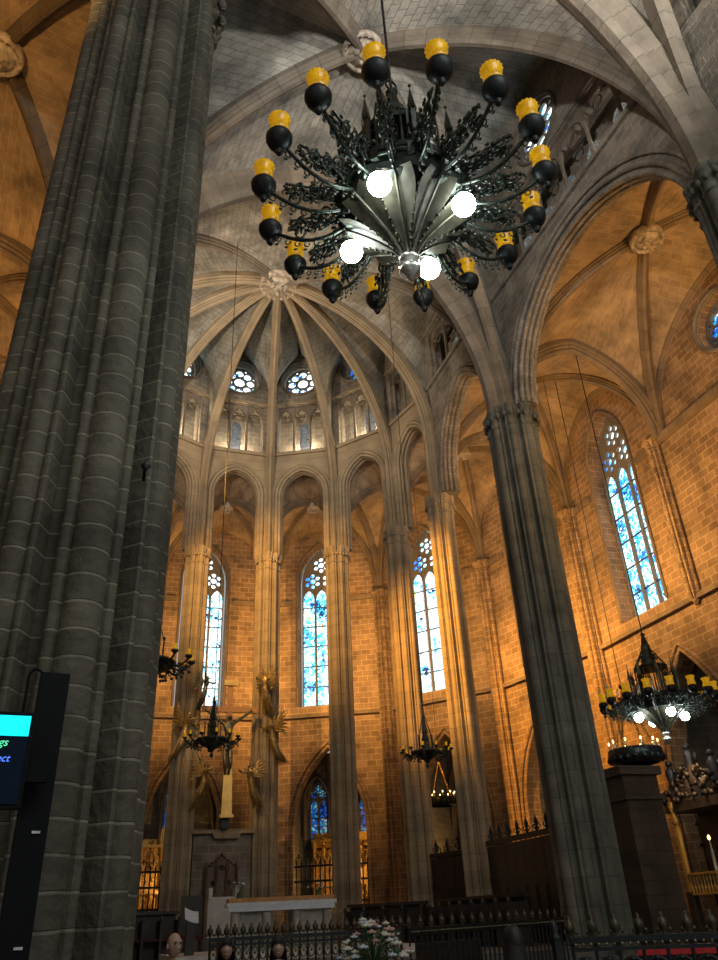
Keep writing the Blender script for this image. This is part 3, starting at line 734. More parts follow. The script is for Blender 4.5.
mb = MB(); mb.panel(fr, [(0, 9.35), (L, 9.35), (L, 9.5), (0, 9.5)], (), -.16, .02); mb.panel(fr, [(0, 14.65), (L, 14.65), (L, 14.9), (0, 14.9)], (), -.2, .02); o = mb.build('trim_%d' % next(TR), 'rib_warm'); tag(o, kind='structure')
for a, b, nm in (((RO, -2), OUTC['F'], 'wall_right'), (OUTC['L'], OUTC['L2'], 'wall_left'), (OUTC['L2'], OP[-3.5], 'wall_left'), ((-11.2, -2), OUTC['L'], 'wall_left')):
    if frame(a, b)[2].x*a[0] < 0: a, b = b, a
    f4 = frame(a, b); mb = MB(); mb.panel(f4[:3], [(0, 0), (f4[3], 0), (f4[3], 19.8), (0, 19.8)], (), 0, .8); o = mb.build(nm, 'wall'); tag(o, kind='structure')

# ------------------------------------------------------------------ floor, presbytery, steps
mb = MB(); mb.box((0, 14, -.1), (34, 50, .2)); o = mb.build('floor', 'floor'); tag(o, kind='structure')
mb = MB(); mb.box((0, 20.5, .45), (12.4, 9, .9)); 
pl = [( -8.0, 14.0), (8.0, 14.0)]
ring = [pol(RO+5, k/2) for k in range(-7, 8)]
mb2 = MB(); base = [(-6.0, 16.0), (6.0, 16.0)]+[(x, y) for x, y in ring[::-1]]
top_ = [Vector((x, y, .9)) for x, y in base]; bot_ = [Vector((x, y, 0)) for x, y in base]
mb2.cap(top_); 
for i in range(len(base)): j = (i+1) % len(base); mb2.quad([bot_[i], bot_[j], top_[j], top_[i]])
for s_ in range(4): mb2.box((0, 15.95-.36*s_, .9-.18*(s_+1)-.0), (10+.0*s_, .40, .18+0*s_)) if False else mb2.box((0, 15.8-.36*s_, (.9-.18*(s_+1))/2+.0001), (11, .40, .9-.18*(s_+1)))
o = mb2.build('floor', 'floor'); tag(o, kind='structure')

# ------------------------------------------------------------------ chandeliers
def spiral(c, ax, az, r, turns, n=14, ph=0, s_=1):
    return [Vector(c)+Vector(ax)*(r*(1-.8*i/n)*math.cos(ph+s_*turns*2*PI*i/n))+Vector(az)*(r*(1-.8*i/n)*math.sin(ph+s_*turns*2*PI*i/n)) for i in range(n+1)]
def make_chandelier(label, cable_top, globes=4, arms=16, ph=math.radians(-120.6), quality=1):
    """origin at the lower finial tip; lamp ring 1.15 above it"""
    root = empty('chandelier', (0, 0, 0), label=label, cat='chandelier')
    # bottom finial
    mb = MB(); mb.lathe([(0, -.12), (.03, -.10), (.05, -.05), (.11, 0), (.12, .05), (.07, .10), (.05, .13), (.10, .16), (.11, .20), (.07, .24), (.08, .30)], (0, 0, 0), 16, lob=.06, nl=8); mb.build('finial', 'silver', root)
    # petal bowl: eight curved leaves with ridge
    for k in range(8):
        a0 = 2*PI*k/8+ph; mb = MB(); rows = []; nn = 10
        for i in range(nn+1):
            t = i/nn; r = .09+.58*t**1.5; z = .22+.62*t-.10*max(0, t-.8)*5*(t-.8); hw = (.03+.20*t)*(1-.25*max(0, t-.85)/.15)
            row = []
            for j in range(7):
                s_ = (j-3)/3; a = a0+s_*hw/max(r, .1)*.95; rr = r-.05*t*(abs(s_)**1.5)*-1-.035*(1-abs(s_))
                row.append((rr*math.cos(a), rr*math.sin(a), z+.03*(1-abs(s_))))
            rows.append(row)
        mb.grid(rows)
        edge = [Vector(r_[0]) for r_ in rows]; mb.tube([Vector((math.cos(a0)*(.08+.58*(i/nn)**1.5), math.sin(a0)*(.08+.58*(i/nn)**1.5), .205+.62*i/nn)) for i in range(nn+1)], .016, 5)
        for i in range(2, nn): mb.ball(edge[i], .02, 5)
        mb.build('bowl_petal', 'bowl', root)
    # gothic lantern drum
    mb = MB(); mb.lathe([(.56, .78), (.70, .82), (.74, .92), (.68, .96), (.68, 1.08), (.74, 1.12), (.74, 1.20), (.40, 1.22)], (0, 0, 0), 8, smooth=False, ph=ph+PI/8); mb.build('drum', 'iron_green', root)
    mb = MB()
    for k in range(24):
        a = 2*PI*k/24; mb.box((.70*math.cos(a), .70*math.sin(a), 1.02), (.10, .07, .16), rz=a)
        mb.ball((.73*math.cos(a), .73*math.sin(a), 1.22), .03, 6)
    mb.tube([(.72*math.cos(2*PI*k/16), .72*math.sin(2*PI*k/16), 1.02) for k in range(16)], .03, 5, True)
    tag(mb.build('drum_tracery', 'iron_green', root), kind='stuff')
    for k in range(8):
        a = 2*PI*k/8+ph+PI/8; x, y = .66*math.cos(a), .66*math.sin(a)
        mb = MB(); mb.box((x, y, 1.45), (.05, .05, .6), rz=a); mb.lathe([(.05, 1.75), (.055, 1.8), (.0, 2.15)], (x, y, 0), 4, smooth=False); 
        for q in range(4): mb.ball((x, y, 1.84+.07*q), .022-.003*q, 4)
        mb.ball((x, y, 2.17), .02, 6); 
        mb.tube([(x, y, 1.6), (.36*math.cos(a), .36*math.sin(a), 1.85), (.2*math.cos(a), .2*math.sin(a), 2.1)], .014, 4)
        mb.build('pinnacle', 'iron_green', root)
    mb = MB()
    for k in range(16):
        a = 2*PI*k/16+ph; x, y = .46*math.cos(a), .46*math.sin(a); mb.tube([(.58*math.cos(a+.2), .58*math.sin(a+.2), 1.2), (.58*math.cos(a+.2), .58*math.sin(a+.2), 1.95)], [.022, .006], 4); mb.box((x, y, 1.6), (.025, .025, .9), rz=a)
        mb.tube([(.46*math.cos(a), .46*math.sin(a), 2.05), (.12*math.cos(a), .12*math.sin(a), 2.6), (.05*math.cos(a), .05*math.sin(a), 2.95)], .012, 4)
        mb.ball((.25*math.cos(a), .25*math.sin(a), 2.3), .025, 5)
    mb.lathe([(.46, 2.0), (.49, 2.04), (.46, 2.08), (.2, 2.12), (.22, 2.4), (.16, 2.44), (.14, 2.7), (.06, 2.8), (.05, 3.0), (.08, 3.04), (.03, 3.1), (.0, 3.14)], (0, 0, 0), 8, smooth=False); mb.build('lantern_spire', 'iron_green', root)
    # small pale saint figures in the lantern niches
    for k in range(8):
        a = 2*PI*k/8+ph; x, y = .54*math.cos(a), .54*math.sin(a); mb = MB()
        mb.lathe([(.07, 1.2), (.085, 1.26), (.055, 1.42), (.065, 1.5), (.03, 1.56)], (x, y, 0), 8); mb.ball((x, y, 1.60), .04, 8); mb.ball((x*1.12, y*1.12, 1.46), .03, 6); mb.build('saint_figure', 'silver', root)
    # arms with iron vine scrolls; each arm ends in a cup with amber glass
    arm = MB(); X = (1, 0, 0); Z = (0, 0, 1)
    low = [(.55+.98*t, 0, .93-.22*math.sin(PI*t)+.12*t) for t in [i/8 for i in range(9)]]
    up = [(.55+.75*t, 0, 1.25-.10*t-.06*math.sin(PI*t)) for t in [i/8 for i in range(9)]]
    arm.tube(low, .022, 6); arm.tube(up, .014, 5)
    rnd = random.Random(3)
    for i in range(10):
        x = .66+.068*i; z = 1.0+.08*(i % 2)-.03; r = .085-.003*i
        arm.tube(spiral((x, .03*((i % 3)-1), z), X, Z, r, 1.1, 12, rnd.uniform(0, 6), 1 if i % 2 else -1), .013, 4)
        for q in range(4):
            a = rnd.uniform(0, 6.28); c = (x+r*1.15*math.cos(a), rnd.uniform(-.04, .04), z+r*1.15*math.sin(a)); arm.ball(c, .028, 5, (1.2, .5, 1))
    for i in range(8):
        x = .74+.066*i; arm.tube(spiral((x, (-1)**i*.05, 1.13-.02*i), X, (0, .5, 1), .075, 1.2, 12, i*1.3, 1 if i % 2 else -1), .014, 4); arm.ball((x, (-1)**i*.06, 1.22-.02*i), .026, 5, (1.2, .6, 1)); arm.ball((x+.05, (-1)**i*-.07, 1.05), .026, 5, (1.2, .6, .8))
    for i in range(8):
        x = .65+.11*i; zz = .93-.22*math.sin(PI*(x-.55)/.98)+.1*(x-.55); arm.tube(spiral((x, .0, zz-.05), X, Z, .05, .9, 8, 1.2, -1), .009, 4); arm.ball((x+.03, 0, zz-.12), .022, 5, (1.3, .5, .8))
    cup = MB(); cup.lathe([(0, -.10), (.03, -.095), (.075, -.06), (.098, -.01), (.10, .03), (.085, .055), (.06, .07)], (0, 0, 0), 16)
    cup.lathe([(.02, -.16), (.035, -.13), (.015, -.10)], (0, 0, 0), 8)
    am = MB(); am.lathe([(.052, .055), (.074, .075), (.070, .12), (.062, .16), (.068, .195), (.084, .235), (.080, .240), (.060, .195), (.055, .16), (.062, .12), (.045, .08)], (0, 0, 0), 32, lob=.05, nl=16)
    ai = arm.build('arm', 'iron_green', root); ci = cup.build('lamp_cup', 'iron', ai); gi = am.build('amber_glass', 'amber', ci); ci.location = (1.53, 0, 1.06); ci.scale = (1.36, 1.36, 1.36)
    ai.rotation_euler = (0, 0, ph)
    for k in range(1, arms):
        c = copytree(ai, root); c.rotation_euler = (0, 0, ph+2*PI*k/arms)
    # white globes
    for k in range(globes):
        a = ph+math.radians(75.6)+PI/4*0+2*PI*k/globes-math.radians(0); a = math.radians(-135+15)+2*PI*k/globes-math.radians(15)
        x, y = .66*math.cos(a), .66*math.sin(a)
        mb = MB(); mb.ball((x, y, .65), .125, 20); gl = mb.build('globe', 'globe', root)
        mb = MB(); mb.lathe([(.05, .76), (.06, .80), (.03, .86), (.03, .95)], (x, y, 0), 10); mb.build('globe_holder', 'iron', gl)
    # cable
    mb = MB(); mb.tube([(0, 0, 3.1), (0, 0, cable_top)], .018, 6); mb.tube([(.07*math.cos(t), 0, 3.2+.09*math.sin(t)) for t in [i*.7 for i in range(9)]], .015, 5, True); mb.build('suspension_cable', 'iron', root)
    return root
ch = make_chandelier('huge near iron chandelier with amber cups and four glowing globes, filling the upper centre', 24-7.35)
ch.location = (-1.97, 5.2, 7.35)
ch2 = copytree(ch); ch2.location = (9.4, 16.65, 5.2); ch2.scale = (.92, .92, .92); ch2.rotation_euler = (0, 0, .5)
ch2['label'] = 'smaller far chandelier with glowing globes hanging in the right aisle, above the dark altar screen'
for c_ in ch2.children:
    if c_.name.startswith('suspension'): c_.scale = (1, 1, .862)

def crown(label, loc, cable_top, sc=1.0):
    root = empty('crown_chandelier', loc, label=label, cat='chandelier'); root.scale = (sc, sc, sc)
    mb = MB(); mb.lathe([(0, -.42), (.03, -.38), (.05, -.33), (.02, -.28), (.09, -.2), (.22, -.12), (.40, -.02), (.44, .02), (.40, .05), (.2, -.02)], (0, 0, 0), 16); mb.build('bowl', 'iron_green', root)
    for k in range(12):
        a = 2*PI*k/12; ca, sa = math.cos(a), math.sin(a); mb = MB()
        pts = [(ca*(.35+.33*t), sa*(.35+.33*t), -.02-.09*math.sin(PI*t)+.05*t) for t in [i/6 for i in range(7)]]; mb.tube(pts, .018, 5)
        for q in range(3): mb.tube(spiral((ca*(.42+.1*q), sa*(.42+.1*q), -.10+.02*q), (ca, sa, 0), (0, 0, 1), .055, 1, 8), .01, 4); mb.ball((ca*(.45+.1*q), sa*(.45+.1*q), -.16+.03*q), .03, 5)
        b = mb.build('arm', 'iron_green', root)
        mb = MB(); mb.lathe([(.02, .02), (.06, .05), (.06, .08), (.02, .09)], (ca*.68, sa*.68, 0), 8); cu = mb.build('lamp_cup', 'iron_green', b)
        mb = MB(); mb.lathe([(.02, .09), (.032, .11), (.025, .15), (.035, .18)], (ca*.68, sa*.68, 0), 10, lob=.05, nl=5); mb.build('amber_glass', 'amber' , cu)
    mb = MB(); mb.lathe([(.12, 0), (.15, .1), (.10, .3), (.12, .34), (.07, .5), (.09, .54), (.05, .75), (.02, 1.1), (0, 1.15)], (0, 0, 0), 8, smooth=False)
    for k in range(6):
        a = 2*PI*k/6; mb.tube([(.2*math.cos(a), .2*math.sin(a), 0), (.2*math.cos(a), .2*math.sin(a), .42)], .018, 4); mb.ball((.2*math.cos(a), .2*math.sin(a), .45), .03, 5)
        mb.tube([(.2*math.cos(a), .2*math.sin(a), .4), (.03*math.cos(a), .03*math.sin(a), 1.0)], .01, 4)
    mb.build('spire', 'iron_green', root)
    mb = MB(); mb.tube([(0, 0, 1.1), (0, 0, (cable_top-loc[2])/sc)], .012, 5); mb.build('suspension_cable', 'iron', root)
    return root
crown('small dark crown chandelier hanging in front of the crucifix', (-1.68, 20.0, 5.65), 24.6)
crown('small dark crown chandelier hanging before the white stained window pillar', (4.15, 20.0, 5.45), 24.2)
crown('small crown chandelier with amber cups half hidden by the massive left pillar', (-3.72, 14.0, 5.75), 24.2, 1.1)
def hoop(label, loc, cable_top, sc=1, drop=1.6):
    root = empty('votive_hoop', loc, label=label, cat='lamp'); root.scale = (sc,)*3
    mb = MB(); mb.lathe([(.50, -.22), (.60, -.18), (.66, 0), (.62, .12), (.55, .14), (.50, .1), (.46, -.1), (.50, -.22)], (0, 0, 0), 20)
    for k in range(20):
        a = 2*PI*k/20; mb.ball((.62*math.cos(a), .62*math.sin(a), -.1), .09, 6); mb.ball((.6*math.cos(a+.15), .6*math.sin(a+.15), .08), .06, 5)
    mb.build('wreath_hoop', 'iron', root)
    for k in range(4):
        a = 2*PI*k/4+.4; mb = MB(); P0 = Vector((.55*math.cos(a), .55*math.sin(a), .1)); P1 = Vector((0, 0, drop)); nlk = 12
        for q in range(nlk): mb.tube([P0.lerp(P1, q/nlk), P0.lerp(P1, (q+.8)/nlk)], .03, 5)
        mb.build('gilded_chain', 'gold', root)
    for k in range(10):
        a = 2*PI*k/10; mb = MB(); mb.tube([(.58*math.cos(a), .58*math.sin(a), .1), (.58*math.cos(a), .58*math.sin(a), .26)], .025, 6); cd = mb.build('candle', 'petal', root)
        mb = MB(); mb.ball((.58*math.cos(a), .58*math.sin(a), .30), .022, 6, (1, 1, 1.8)); mb.build('flame', 'flame', cd)
    mb = MB(); mb.ball((0, 0, drop+.08), .07, 8); mb.tube([(0, 0, drop), (0, 0, (cable_top-loc[2])/sc)], .012, 5); mb.build('suspension_cable', 'iron', root)
    return root
hoop('dark votive hoop on gilded chains hanging between the two orange lit pillars', (7.75, 27.3, 5.2), 18.4, .85)
hoop('dark votive hoop on gilded chains hanging beside the right aisle chandelier', (10.15, 19.0, 5.3), 18.5, 1.15)
st = empty('sanctuary_lamp', (9.35, 18.6, 6.75), label='small silver hanging oil lamp with little white lights above the right votive hoop', cat='lamp')
mb = MB(); mb.lathe([(0, -.25), (.04, -.2), (.16, -.08), (.2, .02), (.12, .1), (.06, .25), (.03, .4)], (0, 0, 0), 12, lob=.08, nl=6); mb.build('bowl', 'silver', st)
for k in range(6):
    a = 2*PI*k/6; mb = MB(); mb.tube([(.15*math.cos(a), .15*math.sin(a), 0), (.3*math.cos(a), .3*math.sin(a), .05), (.3*math.cos(a), .3*math.sin(a), .18)], .015, 5); mb.ball((.3*math.cos(a), .3*math.sin(a), .2), .03, 6); mb.build('branch', 'silver', st)
mb = MB(); mb.tube([(0, 0, .4), (0, 0, 11.4)], .012, 5); mb.build('suspension_cable', 'iron', st)

# ------------------------------------------------------------------ crucifix and angels
cx, cyy = -.07, 27.75
cr = empty('crucifix', (cx, cyy, 4.75), label='tall wooden crucifix with a dark hanging figure, between the two leftmost apse pillars', cat='crucifix')
mb = MB(); mb.box((.05, 0, 2.32), (.20, .14, 4.64)); mb.build('upright', 'crosswood', cr)
mb = MB(); mb.box((.05, -.02, 3.56), (2.0, .14, .20)); mb.build('crossbeam', 'crosswood', cr)
mb = MB(); mb.box((.05, -.12, .75), (.36, .14, 1.55), taper=.8); mb.box((.05, -.16, .02), (.46, .2, .1)); mb.build('gilded_foot_panel', 'gilt', cr)
mb = MB(); mb.box((.05, -.1, 4.5), (.5, .08, .2)); mb.build('title_board', 'gilt', cr)
mb = MB(); mb.box((.05, .30, -.16), (.26, .62, .34)); mb.box((.05, .08, .1), (.26, .2, .5)); mb.build('support_bracket', 'iron', cr)
# the figure, one continuous skinned body
def skinned(name, verts, edges, radii, mat, parent=None, loc=(0, 0, 0), rz=0, root_i=0, sub=2):
    me = bpy.data.meshes.new(name); me.from_pydata(verts, edges, []); me.materials.append(M[mat])
    o = bpy.data.objects.new(name, me); COL.objects.link(o)
    sm = o.modifiers.new('skin', 'SKIN'); sm.use_smooth_shade = True
    if not me.skin_vertices: 
        bpy.context.view_layer.objects.active = o
        me.attributes  # layer is made by the modifier
    for i, r in enumerate(radii):
        sv = me.skin_vertices[0].data[i]; sv.radius = (r, r) if not isinstance(r, tuple) else r; sv.use_root = (i == root_i)
    ss = o.modifiers.new('sub', 'SUBSURF'); ss.levels = sub; ss.render_levels = sub
    bpy.context.view_layer.update()
    dg = bpy.context.evaluated_depsgraph_get(); ev = o.evaluated_get(dg); nm = bpy.data.meshes.new_from_object(ev)
    o.modifiers.clear(); old = o.data; o.data = nm; nm.name = name; nm.materials.clear(); nm.materials.append(M[mat])
    for p in nm.polygons: p.use_smooth = True
    if not nm.uv_layers: nm.uv_layers.new(name='UVMap')
    o.parent = parent; o.location = loc; o.rotation_euler = (0, 0, rz)
    return o
vv = [(0, -.16, 2.75), (0, -.18, 3.05), (0, -.2, 3.35), (0, -.2, 3.55), (.05, -.26, 3.75), (-.2, -.18, 3.5), (-.55, -.14, 3.75), (-.85, -.12, 3.98), (.2, -.18, 3.5), (.55, -.14, 3.75), (.85, -.12, 3.98),
      (-.1, -.18, 2.6), (-.09, -.28, 2.15), (-.04, -.18, 1.75), (.1, -.18, 2.6), (.11, -.28, 2.15), (.05, -.18, 1.75)]
ee = [(0, 1), (1, 2), (2, 3), (3, 4), (2, 5), (5, 6), (6, 7), (2, 8), (8, 9), (9, 10), (0, 11), (11, 12), (12, 13), (0, 14), (14, 15), (15, 16)]
rr = [.13, .12, .15, .06, .11, .06, .05, .04, .06, .05, .04, .09, .07, .045, .09, .07, .045]
vv = [(a_, b_, c_-.44) for a_, b_, c_ in vv]
skinned('christ_figure', vv, ee, rr, 'bronze', cr)
def angel(label, loc, rz, sc=1.0, lean=.3, mat='goldang', wing=1):
    root = empty('angel_sculpture', loc, rz, label=label, cat='sculpture'); root.scale = (sc,)*3
    v = [(0, 0, 0), (0, -.03, .25), (0, -.08, .5), (0, -.12, .64), (0, -.16, .78), (-.14, -.1, .5), (-.28, -.3, .48), (-.2, -.55, .55), (.14, -.1, .5), (.3, -.28, .42), (.24, -.52, .42),
         (0, .12, -.3), (.04, .35, -.6), (.1, .55, -.8)]
    e = [(0, 1), (1, 2), (2, 3), (3, 4), (2, 5), (5, 6), (6, 7), (2, 8), (8, 9), (9, 10), (0, 11), (11, 12), (12, 13)]
    r = [.13, .11, .13, .05, .09, .055, .045, .035, .055, .045, .035, .15, .13, .03]
    skinned('figure', v, e, r, mat, root)
    for s_ in (-1, 1):
        mb = MB()
        for k in range(8):
            t = k/7; a = 1.25-1.75*t; ln = .75-.28*t
            p0 = Vector((s_*(.06+.05*t), .05, .5-.18*t)); p1 = p0+Vector((s_*ln*math.cos(a)*.8, .22+.1*t, ln*math.sin(a)))
            pm = (p0+p1)/2+Vector((s_*.03, .05, .09)); mb.tube([p0, pm, p1], [.04, .055, .012], 6)
        mb.build('wing', mat, root)
    mb = MB(); 
    for k in range(6):
        a = -1+.4*k; mb.tube([(.05*k-.12, .1, -.1), (.06*k-.15, .25, -.45), (.09*k-.2, .42+.03*k, -.85)], [.05, .06, .015], 5)
    mb.build('drapery', mat, root)
    return root
angel('gilded angel sculpture on the left apse pillar, left of the small chandelier', (-1.55, 27.85, 7.4), 1.2, 1.0)
angel('gilded angel sculpture on the pillar right of the crucifix', (1.55, 27.75, 7.3), -1.2, .95)
angel('gilded angel sculpture flying above the right end of the crossbeam', (1.2, 27.5, 8.95), -.5, .85)
angel('gilded angel sculpture at lower left of the cross foot', (-.85, 27.55, 5.75), .9, .85)
angel('gilded angel sculpture at lower right of the cross foot', (.78, 27.55, 5.75), -.9, .85)
angel('dark angel sculpture above the left end of the crossbeam', (-1.0, 27.3, 8.8), .7, .7, mat='bronze')
lamp('SPOT', 'crucifix_spot', (-4.6, 20.5, 12.5), 1300, AMBER, .05, (0, 28.0, 7.0), 24, .7)

# wall and ledge of the bishop's chair between the two central pillars
mb = MB(); mb.box((0, 28.45, 2.6), (1.95, .3, 3.4)); o = mb.build('wall_sanctuary', 'nave_wall'); tag(o, kind='structure')
mb = MB(); mb.box((0, 28.32, 4.36), (2.1, .5, .12)); mb.box((.1, 28.25, 4.22), (.8, .4, .16), taper=1.2); o = mb.build('trim_%d' % next(TR), 'pier_warm'); tag(o, kind='structure')
th = empty('bishop_chair', (-.05, 27.6, 1.3), label='pale stone bishop chair with a dark carved crested back, below the crucifix', cat='chair')
mb = MB(); mb.box((0, .1, .55), (.95, .8, 1.1)); mb.build('seat_block', 'marble', th)
mb = MB(); mb.box((-.42, -.05, 1.2), (.12, .7, .3)); mb.build('armrest', 'marble', th); mb = MB(); mb.box((.42, -.05, 1.2), (.12, .7, .3)); mb.build('armrest', 'marble', th)
mb = MB(); f0 = (Vector((0, .35, 0)), Vector((1, 0, 0)), Vector((0, 1, 0)))
mb.panel(f0, [(-.5, 1.1), (.5, 1.1), (.5, 1.85), (.42, 1.95), (.28, 1.98), (.2, 2.15), (0, 2.42), (-.2, 2.15), (-.28, 1.98), (-.42, 1.95), (-.5, 1.85)], [circ(0, 1.95, .1, 10), circ(-.25, 1.5, .09, 8), circ(.25, 1.5, .09, 8)], 0, .1)
for x in (-.5, -.17, .17, .5):
    mb.lathe([(.05, 1.1), (.05, 1.9), (.07, 1.95), (.0, 2.2)], (x, .33, 0), 6)
for k in range(11): mb.ball((-.5+.1*k, .33, 1.95+.38*(1-abs(k-5)/5)), .05, 6)
mb.build('carved_back', 'brown', th)
mb = MB(); mb.box((0, 27.4, 1.1), (3.0, 2.0, .4)); tag(mb.build('floor', 'floor'), kind='structure')

# ------------------------------------------------------------------ altar with flowers, lectern, stalls
al = empty('altar', (.42, 21.4, 1.05), -.1, label='long altar table with pale cloth edge and flowers on top, centre of the sanctuary', cat='altar')
mb = MB(); mb.box((0, 0, 1.06), (2.62, .95, .12)); mb.build('table_top', 'crosswood', al)
mb = MB(); mb.box((0, -.02, .98), (2.7, 1.02, .08)); mb.box((0, -.5, .9), (2.6, .03, .14)); mb.build('cloth', 'cloth', al)
for x in (-.75, .75): mb = MB(); mb.box((x, 0, .46), (.9, .7, .92)); mb.lathe([(.1, .1), (.12, .8)], (x-.38, -.36, 0), 10); mb.lathe([(.1, .1), (.12, .8)], (x+.38, -.36, 0), 10); mb.build('pedestal', 'altarstone', al)
def flowers(label, loc, r, n, mats, leafs=30, seed=1, name='flower_arrangement', vase=True, cat='flowers'):
    rnd = random.Random(seed); root = empty(name, loc, label=label, cat=cat)
    if vase: mb = MB(); mb.lathe([(r*.25, 0), (r*.3, r*.2), (r*.22, r*.4), (r*.3, r*.5)], (0, 0, 0), 10); mb.build('vase', 'leaf', root)
    mb = MB(); pts = []
    for k in range(n):
        a = rnd.uniform(0, 2*PI); e = rnd.uniform(.1, 1.4); d = r*rnd.uniform(.7, 1.1); p = Vector((d*math.cos(a)*math.cos(e), d*math.sin(a)*math.cos(e)*.8, r*.5+d*math.sin(e))); pts.append(p)
        mb.tube([(0, 0, r*.45), p*.6+Vector((0, 0, r*.25)), p], r*.018, 4)
    for k in range(leafs):
        a = rnd.uniform(0, 2*PI); e = rnd.uniform(-.2, 1.3); d = r*rnd.uniform(.5, 1); p = Vector((d*math.cos(a)*math.cos(e), d*math.sin(a)*math.cos(e), r*.5+d*math.sin(e)))
        q = p+Vector((rnd.uniform(-1, 1), rnd.uniform(-1, 1), rnd.uniform(-.3, 1)))*r*.3; w = Vector((rnd.uniform(-1, 1), rnd.uniform(-1, 1), 0))*r*.07; mid_ = (p+q)/2
        mb.quad([p, mid_+w, q, mid_-w])
    mb.build('foliage', 'leaf', root)
    for i, p in enumerate(pts):
        mb = MB(); s_ = r*rnd.uniform(.09, .15)
        for k in range(5):
            a = 2*PI*k/5; mb.ball(p+Vector((math.cos(a), math.sin(a), .2))*s_*.6, s_*.5, 6, (1, 1, .6))
        mb.ball(p+Vector((0, 0, .3*s_)), s_*.4, 6); mb.build('blossom', mats[i % len(mats)], root)
    return root
flowers('small pale bouquet standing on the left end of the altar', (-.6, 21.5, 2.17), .26, 12, ['petalb', 'petal'], 24, 3)
flowers('small pale bouquet standing on the right end of the altar', (1.4, 21.3, 2.17), .26, 12, ['petalb', 'petal'], 24, 4)
# steps under the altar, stalls and screens around the sanctuary
mb = MB(); mb.box((.5, 21.4, .975), (5.6, 3.6, .15)); tag(mb.build('floor', 'marble'), kind='structure')
mb = MB(); mb.box((-2.3, 15.2, .45), (3.6, .3, .9)); mb.box((-2.3, 15.2, .93), (3.8, .42, .08)); tag(mb.build('low_marble_parapet', 'marble'), 'low pale marble parapet at the presbytery edge, left of the ornate fence', 'parapet')
def stalls(label, p0, p1, h, nseat, z0=.9):
    f = frame(p0, p1); L = f[3]; c = (Vector((*p0, 0))+Vector((*p1, 0)))/2; root = empty('choir_stalls', (c.x, c.y, z0), math.atan2(f[1].y, f[1].x), label=label, cat='choir stalls')
    mb = MB(); mb.box((0, .2, h/2), (L, .1, h)); mb.box((0, .15, h+.04), (L+.1, .3, .08)); mb.build('back', 'wood', root)
    for i in range(nseat+1): mb = MB(); mb.box((-L/2+L*i/nseat, -.05, .45), (.06, .55, .9)); mb.lathe([(.05, .9), (.06, .95), (.0, 1.02)], (-L/2+L*i/nseat, -.3, 0), 8); mb.build('armrest', 'wood', root)
    for i in range(nseat): mb = MB(); mb.box((-L/2+L*(i+.5)/nseat, -.05, .45), (L/nseat-.08, .45, .06)); mb.build('seat', 'darkred', root)
    return root
stalls('short dark wooden choir stalls just right of the massive left pillar', (-3.2, 24.4), (-1.75, 24.6), 1.05, 3)
stalls('dark wooden choir stalls just right of the altar, in front of the pillars', (3.1, 24.2), (4.9, 22.8), 1.0, 4)
stalls('dark wooden choir stalls with red seats in front of the orange lit pillars', (4.9, 21.8), (5.3, 18.0), 1.0, 7)
def screen(label, p0, p1, h, z0=.9):
    f = frame(p0, p1); L = f[3]; c = (Vector((*p0, 0))+Vector((*p1, 0)))/2; root = empty('choir_screen', (c.x, c.y, z0), math.atan2(f[1].y, f[1].x), label=label, cat='screen')
    n = max(2, int(L/.5))
    for i in range(n): 
        mb = MB(); x = -L/2+L*(i+.5)/n; mb.box((x, 0, h*.48), (L/n-.02, .08, h*.96)); mb.box((x, -.05, h*.32), (L/n-.18, .04, h*.4)); mb.build('panel', 'wood', root)
        mb = MB(); mb.tube([(x-L/n*.25, 0, h*.6), (x-L/n*.25, 0, h)], .02, 5); mb.build('bar', 'iron', root); mb = MB(); mb.tube([(x+L/n*.25, 0, h*.6), (x+L/n*.25, 0, h)], .02, 5); mb.build('bar', 'iron', root)
        mb = MB(); mb.lathe([(.03, 0), (.05, .08), (.02, .14), (.06, .22), (.0, .42)], (x, 0, h+.05), 8); mb.tube(spiral((x+.1, 0, h+.15), (1, 0, 0), (0, 0, 1), .09, 1, 10), .015, 4); mb.tube(spiral((x-.1, 0, h+.15), (-1, 0, 0), (0, 0, 1), .09, 1, 10), .015, 4); mb.build('cresting', 'iron', root)
    mb = MB(); mb.box((0, 0, h), (L, .14, .12)); mb.box((0, 0, h*.62), (L, .12, .08)); mb.build('rail', 'wood', root)
    return root
screen('tall dark screen with iron cresting, between the brightest orange pillar and the dark grey one', (6.5, 21.6), (6.5, 17.5), 2.4)
def mid_(a, b, s_): return (a[0]+(b[0]-a[0])*s_, a[1]+(b[1]-a[1])*s_)
screen('dark screen with iron cresting between the two orange lit pillars', mid_(AP[2.5], AP[3.5], .2), mid_(AP[2.5], AP[3.5], .8), 2.3)
# lectern, chair at the left of the sanctuary
lc = empty('lectern', (-1.85, 20.8, 1.05), label='dark lectern with a pale curved desk, left of the altar', cat='lectern')
mb = MB(); mb.box((0, 0, .5), (.4, .35, 1.0)); mb.build('stand', 'wood', lc)
mb = MB(); rows = [[(-.32+.64*t, -.35+.1*y_, 1.05+.16*(1-t)**2+.12*y_) for t in [i/8 for i in range(9)]] for y_ in (0, 1, 2, 3)]; mb.grid(rows); mb.grid([[(p[0], p[1], p[2]-.03) for p in r] for r in rows]); mb.build('curved_desk', 'cloth', lc)
mb = MB(); mb.tube([(.1, 0, 1.1), (.1, -.02, 1.4), (.05, -.15, 1.5)], .01, 5); mb.ball((.04, -.17, 1.51), .03, 6); mb.build('microphone', 'black', lc); lc.scale = (.5, .5, .62)
hc_ = empty('high_backed_chair', (-1.3, 24.9, .9), label='dark high backed wooden chair just left of the pale stone bishop chair', cat='chair')
mb = MB(); mb.box((0, 0, .45), (.6, .55, .1)); mb.build('seat', 'darkred', hc_); mb = MB(); mb.box((0, .25, .95), (.6, .08, 1.1)); mb.build('backrest', 'wood', hc_)
